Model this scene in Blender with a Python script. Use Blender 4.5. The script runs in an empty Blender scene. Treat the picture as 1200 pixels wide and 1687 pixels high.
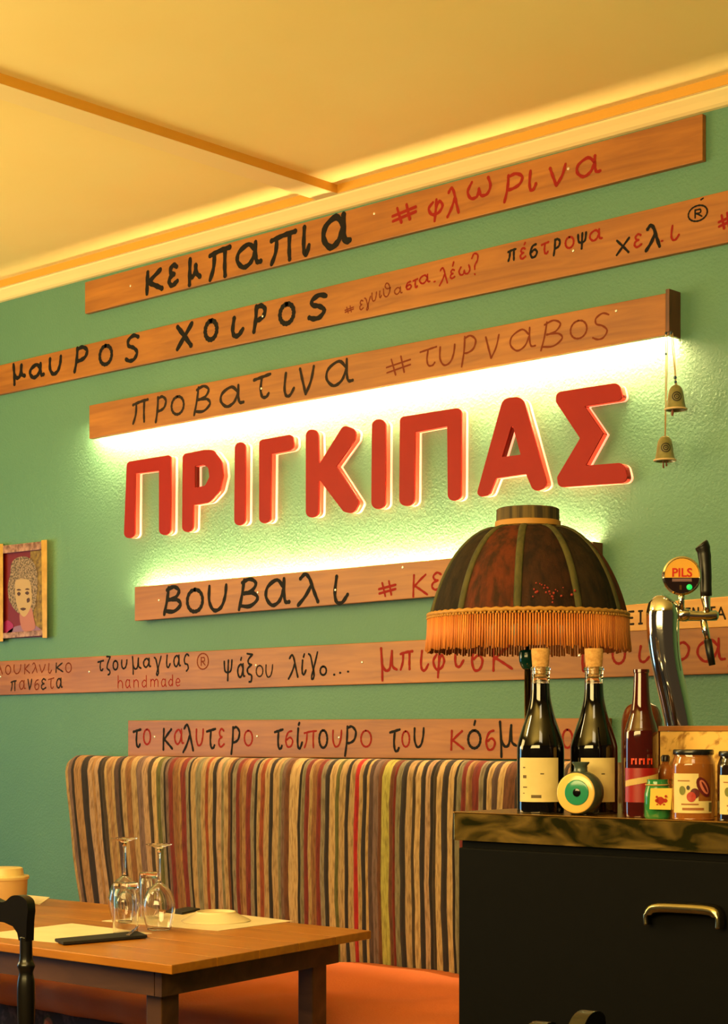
import bpy, bmesh, math, random
from mathutils import Vector, Matrix
random.seed(7)
scene = bpy.context.scene
COL = scene.collection
PI = math.pi

# ------------------------------------------------------------------ camera
F = 2950.0; HX, HY = 600.0, 1210.0
EYE = 1.22
YAW = math.radians(42.34)
CT, ST = math.cos(YAW), math.sin(YAW)
WALL = 4.0                        # world X runs along the lettered wall, Y points to it, wall plane at Y = WALL
cam_d = bpy.data.cameras.new('camera'); cam = bpy.data.objects.new('camera', cam_d); COL.objects.link(cam)
cam.location = (0, 0, EYE); cam.rotation_euler = (PI/2, 0, YAW)
cam_d.sensor_fit = 'AUTO'; cam_d.sensor_width = 36.0
cam_d.lens = F/1687.0*36.0
cam_d.shift_y = (HY-843.5)/1687.0
cam_d.clip_start = 0.05
scene.camera = cam

# ------------------------------------------------------------------ light
def area(name, loc, target, sx, sy, power, col):
    l = bpy.data.lights.new(name, 'AREA'); l.shape = 'RECTANGLE'; l.size = sx; l.size_y = sy
    l.energy = power; l.color = col
    o = bpy.data.objects.new(name, l); COL.objects.link(o); o.location = loc
    d = Vector(target)-Vector(loc); o.rotation_euler = d.to_track_quat('-Z', 'Y').to_euler()
    return o
world = bpy.data.worlds.new('world'); scene.world = world; world.use_nodes = True
world.node_tree.nodes['Background'].inputs[0].default_value = (1.0, 0.66, 0.34, 1)
world.node_tree.nodes['Background'].inputs[1].default_value = 0.06
area('uplight_near', (-1.6, -0.2, 1.95), (-2.6, 1.6, 3.0), 2.4, 1.2, 150, (1.0, 0.72, 0.25))
area('uplight_far', (-5.6, 1.4, 1.95), (-4.6, 2.6, 3.0), 1.6, 1.6, 82, (1.0, 0.72, 0.25))
area('ceiling_lamp_near', (-0.6, 0.9, 2.7), (-2.0, 3.4, 1.4), 0.7, 0.5, 7.5, (1.0, 0.80, 0.48))
area('ceiling_lamp_table', (-4.1, 1.2, 2.6), (-3.2, 2.9, 0.7), 0.4, 0.4, 15, (1.0, 0.78, 0.42))
area('window_daylight', (-7.2, 1.6, 1.1), (-4.4, 4.0, 0.9), 1.2, 1.4, 23, (0.36, 0.74, 1.0))
scene.view_settings.view_transform = 'Standard'; scene.view_settings.look = 'None'
scene.view_settings.gamma = 1; scene.view_settings.use_curve_mapping = False
scene.view_settings.exposure = 0.0

# ------------------------------------------------------------------ helpers
def P(x, y, Y=None, z=None):
    """photograph pixel -> point where that line of sight meets the plane Y=const or z=const"""
    a = (x-HX)/F; b = (HY-y)/F
    d = Vector((CT*a-ST, CT+ST*a, b))
    t = Y/d.y if Y is not None else (z-EYE)/d.z
    return Vector((d.x*t, d.y*t, EYE+d.z*t))
def depth(p): return -ST*p[0]+CT*p[1]
def lin(c):
    return tuple((v/255/12.92 if v/255 <= .04045 else ((v/255+.055)/1.055)**2.4) for v in c[:3])+(1,)

MATS = {}
def mat(name, rgb, rough=.5, metal=0, **kw):
    if name in MATS: return MATS[name]
    m = bpy.data.materials.new(name); m.use_nodes = True; MATS[name] = m
    b = m.node_tree.nodes['Principled BSDF']
    b.inputs['Base Color'].default_value = lin(rgb); b.inputs['Roughness'].default_value = rough; b.inputs['Metallic'].default_value = metal
    for k, v in kw.items():
        b.inputs[k.replace('_', ' ')].default_value = v
    return m
def noise_mat(name, c0, c1, scale=(8, 8, 8), rough=.5, metal=0, detail=4, dist=0, bump=0, bscale=None, lo=.35, hi=.65, extra=None, **kw):
    m = mat(name, c0, rough, metal, **kw); nt = m.node_tree; N = nt.nodes; L = nt.links; b = N['Principled BSDF']
    tc = N.new('ShaderNodeTexCoord'); mp = N.new('ShaderNodeMapping'); mp.inputs['Scale'].default_value = scale
    L.new(tc.outputs['Object'], mp.inputs[0])
    n = N.new('ShaderNodeTexNoise'); n.inputs['Scale'].default_value = 1; n.inputs['Detail'].default_value = detail; n.inputs['Distortion'].default_value = dist
    L.new(mp.outputs[0], n.inputs['Vector'])
    r = N.new('ShaderNodeValToRGB'); r.color_ramp.elements[0].position = lo; r.color_ramp.elements[1].position = hi
    r.color_ramp.elements[0].color = lin(c0); r.color_ramp.elements[1].color = lin(c1)
    L.new(n.outputs['Fac'], r.inputs[0]); L.new(r.outputs[0], b.inputs['Base Color'])
    if bump:
        bn = N.new('ShaderNodeBump'); bn.inputs['Strength'].default_value = bump; bn.inputs['Distance'].default_value = .004
        n2 = N.new('ShaderNodeTexNoise'); n2.inputs['Scale'].default_value = bscale or 60; n2.inputs['Detail'].default_value = 3
        L.new(tc.outputs['Object'], n2.inputs['Vector']); L.new(n2.outputs['Fac'], bn.inputs['Height']); L.new(bn.outputs[0], b.inputs['Normal'])
    return m
def glass(name, rgb, rough=0.0, ior=1.45, trans=1.0):
    return mat(name, rgb, rough, 0, Transmission_Weight=trans, IOR=ior)
def glow(name, rgb, strength, base=None):
    m = mat(name, base or rgb, .5); b = m.node_tree.nodes['Principled BSDF']
    b.inputs['Emission Color'].default_value = lin(rgb); b.inputs['Emission Strength'].default_value = strength
    return m

def tag(o, label=None, cat=None, group=None, kind=None):
    if label: o['label'] = label
    if cat: o['category'] = cat
    if group: o['group'] = group
    if kind: o['kind'] = kind
    return o
def empty(name, loc, label=None, cat=None, group=None, rz=0):
    o = bpy.data.objects.new(name, None); COL.objects.link(o); o.location = loc; o.rotation_euler = (0, 0, rz)
    o.empty_display_size = .05
    return tag(o, label, cat, group)
WLOC = {}
def world_matrix(o):
    m = o.matrix_basis.copy()
    while o.parent: o = o.parent; m = o.matrix_basis @ m
    return m
def obj(name, bm, m, parent=None, smooth=False, local=False):
    """link one bmesh as one object; vertices are given in world space unless local"""
    bmesh.ops.recalc_face_normals(bm, faces=bm.faces)
    me = bpy.data.meshes.new(name)
    o = bpy.data.objects.new(name, me); COL.objects.link(o)
    if not local:
        vs = [v.co for v in bm.verts]
        c = Vector(((min(v.x for v in vs)+max(v.x for v in vs))/2, (min(v.y for v in vs)+max(v.y for v in vs))/2, min(v.z for v in vs)))
        if parent:
            o.parent = parent; inv = world_matrix(parent).inverted()
            lc = inv @ c
            o.location = lc
            full = Matrix.Translation(lc).inverted() @ inv
            bm.transform(full)
        else:
            o.location = c; bm.transform(Matrix.Translation(-c))
    elif parent: o.parent = parent
    bm.to_mesh(me); bm.free()
    for mm in (m if isinstance(m, (list, tuple)) else [m]): me.materials.append(mm)
    if smooth:
        for p in me.polygons: p.use_smooth = True
        if smooth is not True:
            me.set_sharp_from_angle(angle=math.radians(smooth))
    return o
def box(bm, x0, x1, y0, y1, z0, z1, bev=0, mi=0):
    vs = [bm.verts.new(p) for p in ((x0,y0,z0),(x1,y0,z0),(x1,y1,z0),(x0,y1,z0),(x0,y0,z1),(x1,y0,z1),(x1,y1,z1),(x0,y1,z1))]
    fs = [bm.faces.new([vs[i] for i in f]) for f in ((3,2,1,0),(4,5,6,7),(0,1,5,4),(1,2,6,5),(2,3,7,6),(3,0,4,7))]
    for f in fs: f.material_index = mi
    if bev:
        es = list({e for f in fs for e in f.edges})
        bmesh.ops.bevel(bm, geom=es, offset=bev, segments=2, affect='EDGES', profile=.6)
    return vs
def hexa(bm, front, back, bev=0):
    """solid from a front quad and a back quad"""
    a = [bm.verts.new(p) for p in front]; b = [bm.verts.new(p) for p in back]
    fs = [bm.faces.new(a), bm.faces.new(b[::-1])]
    for i in range(4): fs.append(bm.faces.new((a[i], b[i], b[(i+1)%4], a[(i+1)%4])))
    bmesh.ops.recalc_face_normals(bm, faces=fs)
    if bev:
        bmesh.ops.bevel(bm, geom=list({e for f in fs for e in f.edges}), offset=bev, segments=2, affect='EDGES', profile=.6)
def lathe(bm, prof, M=None, n=40, mi=0, cap=True):
    """prof: list of (r, z)"""
    rings = []
    for r, z in prof:
        if r < 1e-6: rings.append([bm.verts.new((0, 0, z))])
        else: rings.append([bm.verts.new((r*math.cos(2*PI*i/n), r*math.sin(2*PI*i/n), z)) for i in range(n)])
    for a, b in zip(rings, rings[1:]):
        for i in range(n):
            j = (i+1) % n
            if len(a) == 1 and len(b) == 1: continue
            if len(a) == 1: f = bm.faces.new((a[0], b[i], b[j]))
            elif len(b) == 1: f = bm.faces.new((a[i], a[j], b[0]))
            else: f = bm.faces.new((a[i], a[j], b[j], b[i]))
            f.material_index = mi
    if cap:
        for rg in (rings[0], rings[-1]):
            if len(rg) > 1: f = bm.faces.new(rg); f.material_index = mi
    if M is not None:
        bmesh.ops.transform(bm, matrix=M, verts=[v for r in rings for v in r])
def smooth_prof(pts, k=5):
    return crom(pts, k)
def crom(pts, k=6, closed=False):
    pts = [tuple(p) for p in pts]; n = len(pts)
    if n < 3 and not closed: return pts
    out = []
    rng = range(n if closed else n-1)
    for i in rng:
        if closed: p0, p1, p2, p3 = pts[(i-1)%n], pts[i], pts[(i+1)%n], pts[(i+2)%n]
        else: p0, p1, p2, p3 = pts[max(i-1,0)], pts[i], pts[i+1], pts[min(i+2,n-1)]
        for s in range(k):
            t = s/k
            out.append(tuple(.5*((2*b)+(-a+c)*t+(2*a-5*b+4*c-d)*t*t+(-a+3*b-3*c+d)*t**3) for a, b, c, d in zip(p0,p1,p2,p3)))
    if not closed: out.append(pts[-1])
    return out
def tube(bm, pts, r, n=10, mi=0, closed=False, flat=1.0):
    """r: number or list of radii"""
    pts = [Vector(p) for p in pts]; N_ = len(pts)
    rs = r if isinstance(r, (list, tuple)) else [r]*N_
    rings = []; up = None
    for i, p in enumerate(pts):
        if closed: t = pts[(i+1)%N_]-pts[i-1]
        else: t = pts[min(i+1,N_-1)]-pts[max(i-1,0)]
        t.normalize()
        if up is None:
            up = Vector((0,0,1)) if abs(t.z) < .9 else Vector((1,0,0))
        s = t.cross(up).normalized(); up = s.cross(t).normalized()
        rings.append([bm.verts.new(p+s*math.cos(2*PI*k/n)*rs[i]+up*math.sin(2*PI*k/n)*rs[i]*flat) for k in range(n)])
    prs = list(zip(rings, rings[1:]))+([(rings[-1], rings[0])] if closed else [])
    for a, b in prs:
        for k in range(n):
            f = bm.faces.new((a[k], a[(k+1)%n], b[(k+1)%n], b[k])); f.material_index = mi
    if not closed:
        for rg in (rings[0], rings[-1]):
            f = bm.faces.new(rg); f.material_index = mi
def prism(bm, poly, fn0, fn1, mi=0):
    """poly: 2-D outline; fn0/fn1 map a 2-D point to front / back 3-D point"""
    a = [bm.verts.new(fn0(p)) for p in poly]; b = [bm.verts.new(fn1(p)) for p in poly]
    fs = [bm.faces.new(a), bm.faces.new(b[::-1])]
    for i in range(len(a)):
        j = (i+1) % len(a); fs.append(bm.faces.new((a[i], b[i], b[j], a[j])))
    for f in fs: f.material_index = mi
def sphere(bm, c, r, seg=16, M=None, scale=(1,1,1)):
    ret = bmesh.ops.create_uvsphere(bm, u_segments=seg, v_segments=max(6, seg//2), radius=r)
    for v in ret['verts']: v.co = Vector((v.co.x*scale[0], v.co.y*scale[1], v.co.z*scale[2]))+Vector(c)
def round_poly(pts, seg=6):
    """pts: (x, y, radius) corners -> outline with arcs"""
    out = []; n = len(pts)
    for i in range(n):
        p = Vector(pts[i][:2]); r = pts[i][2]
        a = Vector(pts[i-1][:2])-p; b = Vector(pts[(i+1)%n][:2])-p
        la, lb = a.length, b.length; a.normalize(); b.normalize()
        ang = math.acos(max(-1, min(1, a.dot(b))))
        if r < .3 or ang > 3.1: out.append(tuple(p)); continue
        d = min(r/math.tan(ang/2), la*.49, lb*.49); rr = d*math.tan(ang/2)
        bis = (a+b).normalized(); c = p+bis*(rr/math.sin(ang/2))
        s = p+a*d; e = p+b*d
        a0 = math.atan2(s.y-c.y, s.x-c.x); a1 = math.atan2(e.y-c.y, e.x-c.x)
        da = (a1-a0+PI) % (2*PI)-PI
        for k in range(seg+1):
            t = a0+da*k/seg; out.append((c.x+rr*math.cos(t), c.y+rr*math.sin(t)))
    return out
def curve_solid(loops, half):
    """2-D loops (outer + holes) -> bmesh slab in local XY, thickness 2*half along Z"""
    cu = bpy.data.curves.new('tmp', 'CURVE'); cu.dimensions = '2D'; cu.fill_mode = 'BOTH'; cu.extrude = half
    for lp in loops:
        sp = cu.splines.new('POLY'); sp.points.add(len(lp)-1); sp.use_cyclic_u = True
        for q, (x, y) in zip(sp.points, lp): q.co = (x, y, 0, 1)
    o = bpy.data.objects.new('tmp', cu); COL.objects.link(o)
    dg = bpy.context.evaluated_depsgraph_get(); dg.update()
    me = bpy.data.meshes.new_from_object(o.evaluated_get(dg))
    bm = bmesh.new(); bm.from_mesh(me)
    bpy.data.objects.remove(o); bpy.data.curves.remove(cu); bpy.data.meshes.remove(me)
    bmesh.ops.remove_doubles(bm, verts=bm.verts, dist=1e-6)
    return bm
def text_mesh(body, size, depth_=.0004):
    cu = bpy.data.curves.new('tmp', 'FONT'); cu.body = body; cu.size = size; cu.extrude = depth_; cu.align_x = 'CENTER'; cu.align_y = 'CENTER'
    cu.resolution_u = 4; cu.offset = size*.02
    o = bpy.data.objects.new('tmp', cu); COL.objects.link(o)
    dg = bpy.context.evaluated_depsgraph_get(); dg.update()
    me = bpy.data.meshes.new_from_object(o.evaluated_get(dg)); bm = bmesh.new(); bm.from_mesh(me)
    bpy.data.objects.remove(o); bpy.data.curves.remove(cu); bpy.data.meshes.remove(me)
    return bm
def facing(origin, nrm, up=Vector((0,0,1))):
    """matrix: local z -> nrm, local y -> roughly up"""
    z = Vector(nrm).normalized(); x = up.cross(z).normalized(); y = z.cross(x)
    m = Matrix((x, y, z)).transposed().to_4x4(); m.translation = Vector(origin); return m

# ------------------------------------------------------------------ materials
wall_m = noise_mat('green_wall_paint', (78,124,102), (84,130,107), (1.5,1.5,1.5), rough=.55, bump=.5, bscale=140)
ceil_m = noise_mat('ceiling_paint', (250,226,150), (252,231,158), (2,2,2), rough=.8)
trim_m = mat('cornice_paint', (250,226,164), .5)
floor_m = noise_mat('floor_boards', (70,46,30), (96,64,40), (2,18,2), rough=.5)
def wood(name, c0, c1, bump=.12, rough=.45, gs=(3, 40, 40)):
    m = mat(name, c0, rough); nt = m.node_tree; N = nt.nodes; L = nt.links; b = N['Principled BSDF']
    tc = N.new('ShaderNodeTexCoord'); mp = N.new('ShaderNodeMapping'); mp.inputs['Scale'].default_value = gs
    L.new(tc.outputs['Object'], mp.inputs[0])
    n = N.new('ShaderNodeTexNoise'); n.inputs['Scale'].default_value = 1; n.inputs['Detail'].default_value = 6; n.inputs['Distortion'].default_value = .8
    L.new(mp.outputs[0], n.inputs['Vector'])
    n2 = N.new('ShaderNodeTexNoise'); n2.inputs['Scale'].default_value = 2.2; n2.inputs['Detail'].default_value = 3
    L.new(tc.outputs['Object'], n2.inputs['Vector'])
    r = N.new('ShaderNodeValToRGB'); r.color_ramp.elements[0].position = .3; r.color_ramp.elements[1].position = .7
    r.color_ramp.elements[0].color = lin(c0); r.color_ramp.elements[1].color = lin(c1); L.new(n.outputs['Fac'], r.inputs[0])
    r2 = N.new('ShaderNodeValToRGB'); r2.color_ramp.elements[0].position = .3; r2.color_ramp.elements[0].color = (.72,.68,.62,1)
    r2.color_ramp.elements[1].position = .7; r2.color_ramp.elements[1].color = (1,1,1,1); L.new(n2.outputs['Fac'], r2.inputs[0])
    mx = N.new('ShaderNodeMix'); mx.data_type = 'RGBA'; mx.blend_type = 'MULTIPLY'; mx.inputs[0].default_value = 1
    L.new(r.outputs[0], mx.inputs[6]); L.new(r2.outputs[0], mx.inputs[7]); L.new(mx.outputs[2], b.inputs['Base Color'])
    bn = N.new('ShaderNodeBump'); bn.inputs['Strength'].default_value = bump; bn.inputs['Distance'].default_value = .002
    L.new(n.outputs['Fac'], bn.inputs['Height']); L.new(bn.outputs[0], b.inputs['Normal'])
    return m
board_m = wood('varnished_board', (142,84,26), (174,110,38))
pale_board_m = wood('pale_board', (222,160,70), (238,182,92))
dark_end_m = wood('dark_end_grain', (66,36,22), (120,70,38), gs=(30,30,6))
table_m = wood('oiled_table_wood', (168,102,22), (198,130,34), rough=.32, gs=(2.5, 28, 28))
apron_m = wood('dark_apron_wood', (72,46,28), (108,72,46), gs=(3,20,20))
ink_black = mat('black_paint', (12,9,7), .7, Specular_IOR_Level=.2)
ink_red = mat('red_paint', (134,22,12), .7, Specular_IOR_Level=.2)
ink_faint = mat('faded_brown_paint', (112,46,20), .7, Specular_IOR_Level=.2)
ink_faint_k = mat('faded_black_paint', (36,25,17), .7, Specular_IOR_Level=.2)
screw_m = mat('steel_screw', (232,226,210), .25, .6)
red_m = noise_mat('red_lacquer', (140,18,8), (148,22,9), rough=.5, Specular_IOR_Level=.2)
acryl_m = glow('lit_acrylic_edge', (255,84,50), .9, (190,60,40))
diff_m = glow('letter_back_light', (255,136,104), 2.2, (255,160,130))
red_side_m = mat('red_letter_side', (120,16,10), .4)
led_m = glow('led_tape', (255,214,150), 1700)
led2_m = glow('led_tape_lower', (255,214,150), 1300)
black_wood = mat('black_lacquered_wood', (16,14,12), .28)
steel_m = mat('chrome', (225,222,214), .08, 1)
brass_m = mat('aged_brass', (190,150,80), .25, 1)
clear_glass = glass('clear_glass', (250,250,250), 0, 1.45)

# ------------------------------------------------------------------ room shell
def struct(name, bm, m, parent=None): return tag(obj(name, bm, m, parent), kind='structure')
bm = bmesh.new(); box(bm, -9, 2.2, WALL, WALL+.12, -.02, 3.2)
w = struct('wall_back', bm, wall_m); w['label'] = 'mint green stucco wall behind the lettered boards'
bm = bmesh.new(); box(bm, -9, 2.2, -3, WALL+.12, -.14, -.02+.02); struct('floor', bm, floor_m)
ZL = EYE+1.631     # underside of the ceiling border
ZH = ZL+.026       # recessed ceiling fields
bm = bmesh.new(); box(bm, -9, 2.2, -3, WALL+.12, ZH, ZH+.1); struct('ceiling', bm, ceil_m)
YB = WALL-.062
bm = bmesh.new(); box(bm, -9, 2.2, YB, WALL, ZL, ZH+.001); struct('trim_1', bm, trim_m)
uR = P(556, 309, Y=YB).x; uL = P(520, 322, Y=YB).x
bm = bmesh.new(); box(bm, uL, uR, -3, YB, ZL, ZH+.001); struct('trim_2', bm, trim_m)
edge_m = mat('darker_tray_edge', (204,148,44), .6)  # strips on the tray sides, darker and more golden than the ceiling
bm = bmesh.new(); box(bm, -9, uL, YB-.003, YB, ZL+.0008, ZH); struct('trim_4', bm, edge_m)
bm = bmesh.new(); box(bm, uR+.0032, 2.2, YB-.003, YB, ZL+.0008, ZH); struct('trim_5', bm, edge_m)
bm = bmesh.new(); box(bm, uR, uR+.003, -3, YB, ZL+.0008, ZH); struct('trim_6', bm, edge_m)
# cornice along the lettered wall
bm = bmesh.new()
prof = [(WALL, ZL-.030), (WALL-.012, ZL-.029), (WALL-.022, ZL-.024), (WALL-.036, ZL-.014), (WALL-.052, ZL-.004), (WALL-.056, ZL), (WALL, ZL)]
a = [bm.verts.new((-9, y, z)) for y, z in prof]; b = [bm.verts.new((2.2, y, z)) for y, z in prof]
bm.faces.new(a); bm.faces.new(b[::-1])
for i in range(len(a)):
    j = (i+1) % len(a); bm.faces.new((a[i], a[j], b[j], b[i]))
struct('trim_3', bm, trim_m)

# ------------------------------------------------------------------ hand-painted lettering
def ell(cx, cy, rx, ry, n=14, a0=0.0): return [(cx+rx*math.cos(2*PI*i/n+a0), cy+ry*math.sin(2*PI*i/n+a0)) for i in range(n+1)]
G = {
 'κ': [[(.15,1),(.12,.5),(.1,0)], [(.9,.98),(.5,.72),(.15,.45)], [(.2,.5),(.6,.28),(1,.05)]],
 'ε': [[(.92,.88),(.55,1),(.18,.82),(.3,.6),(.62,.54)], [(.62,.54),(.15,.42),(.05,.18),(.4,0),(1,.16)]],
 'μ': [[(.08,1),(.14,.5),(.16,0)], [(.14,.5),(.35,.3),(.6,.38),(.72,.9)], [(.72,.9),(.74,.45),(1,.32)]],
 'h': [[(.15,1),(.12,.5),(.1,0)], [(.12,.4),(.3,.28),(.55,.42),(.62,.72)], [(.62,.72),(.68,.4),(.98,.22)]],
 'π': [[(.02,.84),(.5,.93),(1,.97)], [(.24,.88),(.2,.4),(.03,0)], [(.76,.93),(.74,.4),(.76,0)]],
 'α': [[(.74,.7),(.5,.98),(.12,.75),(.05,.35),(.3,.02),(.6,.18),(.76,.6)], [(.78,1),(.78,.45),(.84,.12),(1,.1)]],
 'ι': [[(.32,1),(.2,.4),(.32,.06),(.65,.02),(1,.3)]],
 'ο': [ell(.5,.5,.46,.49,14,1.6)],
 'υ': [[(.05,1),(.04,.4),(.3,.02),(.68,.12),(.9,.55),(.96,1)]],
 'ρ': [[(.3,1),(.25,.5),(.1,0)], [(.28,.93),(.65,1),(.98,.82),(.85,.55),(.5,.44),(.26,.44)]],
 'S': [[(1,.9),(.62,1),(.2,.85),(.22,.62),(.62,.5),(.9,.28),(.66,.03),(.3,.0),(0,.1)]],
 'ς': [[(.95,.9),(.55,1),(.1,.75),(.2,.45),(.7,.38),(.85,.15),(.5,0)]],
 'χ': [[(.02,.98),(.5,.5),(.95,.02)], [(1,1),(.5,.5),(0,0)]],
 'ν': [[(.02,1),(.2,.5),(.4,0)], [(.4,0),(.75,.45),(.95,1)]],
 'β': [[(.3,.98),(.2,.5),(.04,0)], [(.2,.9),(.6,1),(.9,.84),(.7,.6),(.3,.52)], [(.3,.54),(.8,.5),(.98,.3),(.6,.08),(.12,.12)]],
 'τ': [[(.02,.86),(.5,.93),(1,1)], [(.5,.93),(.42,.4),(.52,.04),(.76,.0),(.9,.14)]],
 'λ': [[(.12,.86),(.34,1),(.54,.84),(.72,.45),(.92,.06)], [(.62,.62),(.35,.28),(.02,0)]],
 'φ': [[(.3,.86),(.02,.62),(.25,.32),(.7,.34),(.96,.6),(.75,.84),(.52,.6)], [(.54,.95),(.5,.5),(.42,0)]],
 'ω': [[(.2,.95),(.02,.5),(.16,.08),(.42,.1),(.5,.5)], [(.5,.5),(.6,.1),(.86,.1),(1,.5),(.9,1)]],
 '#': [[(.2,.92),(.38,.02)], [(.6,1),(.74,.08)], [(0,.52),(1,.72)], [(.02,.22),(1,.44)]],
 'σ': [[(.8,1),(.35,.9),(.05,.45),(.25,.03),(.7,.05),(.92,.38),(.6,.6),(.2,.45)]],
 'γ': [[(.02,.95),(.25,.85),(.5,.4),(.58,.2)], [(1,1),(.62,.45),(.35,.1),(.45,0),(.62,.12),(.58,.35)]],
 'θ': [[(.02,.62),(.1,.15),(.5,0),(.85,.3),(.85,.75),(.5,1),(.25,.8),(.5,.58),(1,.6)]],
 'ξ': [[(.1,1),(.9,.96)], [(.9,.96),(.3,.8),(.3,.66),(.75,.6)], [(.75,.6),(.15,.46),(.25,.3),(.75,.22),(.7,.02),(.4,0)]],
 'ζ': [[(.1,1),(.9,.98)], [(.9,.98),(.3,.6),(.2,.35),(.75,.22),(.8,.05),(.4,0)]],
 'ψ': [[(.02,.95),(.1,.5),(.5,.4),(.88,.52),(1,1)], [(.55,1),(.5,.5),(.46,0)]],
 '?': [[(.05,.8),(.4,1),(.9,.9),(.85,.65),(.5,.45),(.48,.25)], [(.46,.03),(.52,.0)]],
 '´': [[(.3,0),(.8,1)]],
 '.': [[(.3,.5),(.7,.5)]],
 '®': [ell(.5,.5,.48,.49,16), [(.36,.75),(.36,.25)], [(.36,.73),(.62,.72),(.62,.52),(.38,.5)], [(.45,.5),(.7,.26)]],
 'l': [[(.3,1),(.3,0)]], 'a': [[(.8,.9),(.35,1),(.05,.5),(.35,0),(.8,.3)], [(.82,1),(.8,.3),(1,0)]],
 'n': [[(.1,1),(.1,0)], [(.1,.7),(.5,1),(.85,.7),(.88,0)]], 'm': [[(.06,1),(.06,0)], [(.06,.7),(.3,1),(.5,.7),(.5,0)], [(.5,.7),(.75,1),(.94,.7),(.95,0)]],
 'd': [[(.75,.5),(.4,.6),(.05,.3),(.35,0),(.78,.2)], [(.8,1),(.8,0)]], 'e': [[(.1,.5),(.9,.55),(.7,.95),(.3,.95),(.05,.5),(.3,.02),(.9,.12)]],
 'H': [[(.12,1),(.1,0)], [(.1,.35),(.45,.6),(.85,.4),(.88,0)]],
 'Σ': [[(1,1),(0,1)], [(0,1),(.6,.5)], [(.6,.5),(0,0)], [(0,0),(1,0)]],
 'Ε': [[(.1,1),(.1,0)], [(.1,1),(1,1)], [(.1,.5),(.8,.5)], [(.1,0),(1,0)]],
 'Ι': [[(.5,1),(.5,0)], [(.1,1),(.9,1)], [(.1,0),(.9,0)]],
 'Γ': [[(.1,1),(.1,0)], [(.1,1),(1,1)]], 'Ν': [[(.05,0),(.05,1)], [(.05,1),(.95,0)], [(.95,0),(.95,1)]],
 'Τ': [[(0,1),(1,1)], [(.5,1),(.5,0)]], 'Α': [[(0,0),(.5,1)], [(.5,1),(1,0)], [(.2,.4),(.8,.4)]],
}
LIFT = [0.0]
def stroke(bm, pts, w, Yf):
    """painted stroke on the board face Y=Yf; pts and w in photograph pixels of that face"""
    q = [P(x, y, Y=Yf) for x, y in pts]
    hw = w/F*depth(q[0])*.5
    LIFT[0] += 1; y = Yf-.0005-.00004*(LIFT[0] % 12)
    q = [Vector((p.x, y, p.z)) for p in q]
    L_, R_ = [], []
    for i, p in enumerate(q):
        t = (q[min(i+1,len(q)-1)]-q[max(i-1,0)])
        if t.length < 1e-7: t = Vector((1,0,0))
        t.normalize(); n = Vector((-t.z, 0, t.x))
        k = hw*(1+.14*math.sin(i*1.7+p.x*40))
        L_.append(p+n*k); R_.append(p-n*k)
    def cap(c, d):
        n = Vector((-d.z, 0, d.x)); return [c+(n*math.cos(a)+d*math.sin(a))*hw*.95 for a in (PI*.2, PI*.4, PI*.6, PI*.8)]
    t0 = (q[0]-q[1]).normalized(); t1 = (q[-1]-q[-2]).normalized()
    va = [bm.verts.new(p) for p in L_]; vb = [bm.verts.new(p) for p in R_]
    for i in range(len(q)-1):
        bm.faces.new((va[i], va[i+1], vb[i+1], vb[i]))
    c0 = [bm.verts.new(p) for p in cap(q[0], t0)]; bm.faces.new([vb[0]]+c0[::-1][::-1]+[va[0]]) if False else None
    bm.faces.new([vb[0]]+c0+[va[0]])
    c1 = [bm.verts.new(p) for p in cap(q[-1], t1)]
    bm.faces.new([va[-1]]+c1+[vb[-1]])
def letter(bm, g, x0, y0, x1, y1, w, slope, Yf):
    wd = x1-x0; sh = abs(slope)*wd*.42; ya, yb = y0+sh, y1-sh
    ins = w*.42
    xa, xb, ya, yb = x0+ins, x1-ins, ya+ins, yb-ins
    xc = (xa+xb)/2
    for st in G[g]:
        pts = []
        for px, py in (crom(st, 4) if len(st) > 2 else st):
            X = xa+(xb-xa)*px; pts.append((X, yb+(ya-yb)*py+slope*(X-xc)))
        stroke(bm, pts, w, Yf)

def board(label, quad, thick, words, mat_=board_m, screws=(), face=None, group=None, bev=.002):
    """quad: pixel corners TL TR BR BL on the face plane. words: (material, width px, [(glyph,x0,y0,x1,y1)])"""
    Yf = face if face is not None else WALL-thick
    root_loc = P((quad[0][0]+quad[2][0])/2, (quad[3][1]+quad[2][1])/2, Y=Yf); root_loc.y = WALL
    root = empty('painted_board', root_loc, label, 'sign board', group)
    fr = [P(x, y, Y=Yf) for x, y in quad]; bk = [Vector((p.x, Yf+thick-(.0008 if Yf+thick > WALL-.001 else 0), p.z)) for p in fr]
    bm = bmesh.new(); hexa(bm, fr, bk, bev); obj('plank', bm, mat_, root)
    s0 = (quad[1][1]-quad[0][1])/(quad[1][0]-quad[0][0]); s1 = (quad[2][1]-quad[3][1])/(quad[2][0]-quad[3][0])
    slope = (s0+s1)/2
    for m, w, ls in words:
        for g, *b in ls:
            bm = bmesh.new(); letter(bm, g, *b, w*TH.get(m.name, 1.1), slope, Yf)
            o = obj('painted_letter', bm, m, root)
            o['label'] = {'black_paint': 'black painted letter', 'red_paint': 'red painted letter'}.get(m.name, 'faded brown painted letter')
    for x, y in screws:
        c = P(x, y, Y=Yf); bm = bmesh.new()
        lathe(bm, [(0,0),(.0042,0),(.0040,.0012),(.0024,.002),(0,.0022)], facing(c, (0,-1,0)), 12, cap=False)
        obj('screw', bm, screw_m, root, True)
    return root
TH = {'black_paint': 1.22, 'red_paint': 1.12}
K, R, FB, FK = ink_black, ink_red, ink_faint, ink_faint_k
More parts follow.
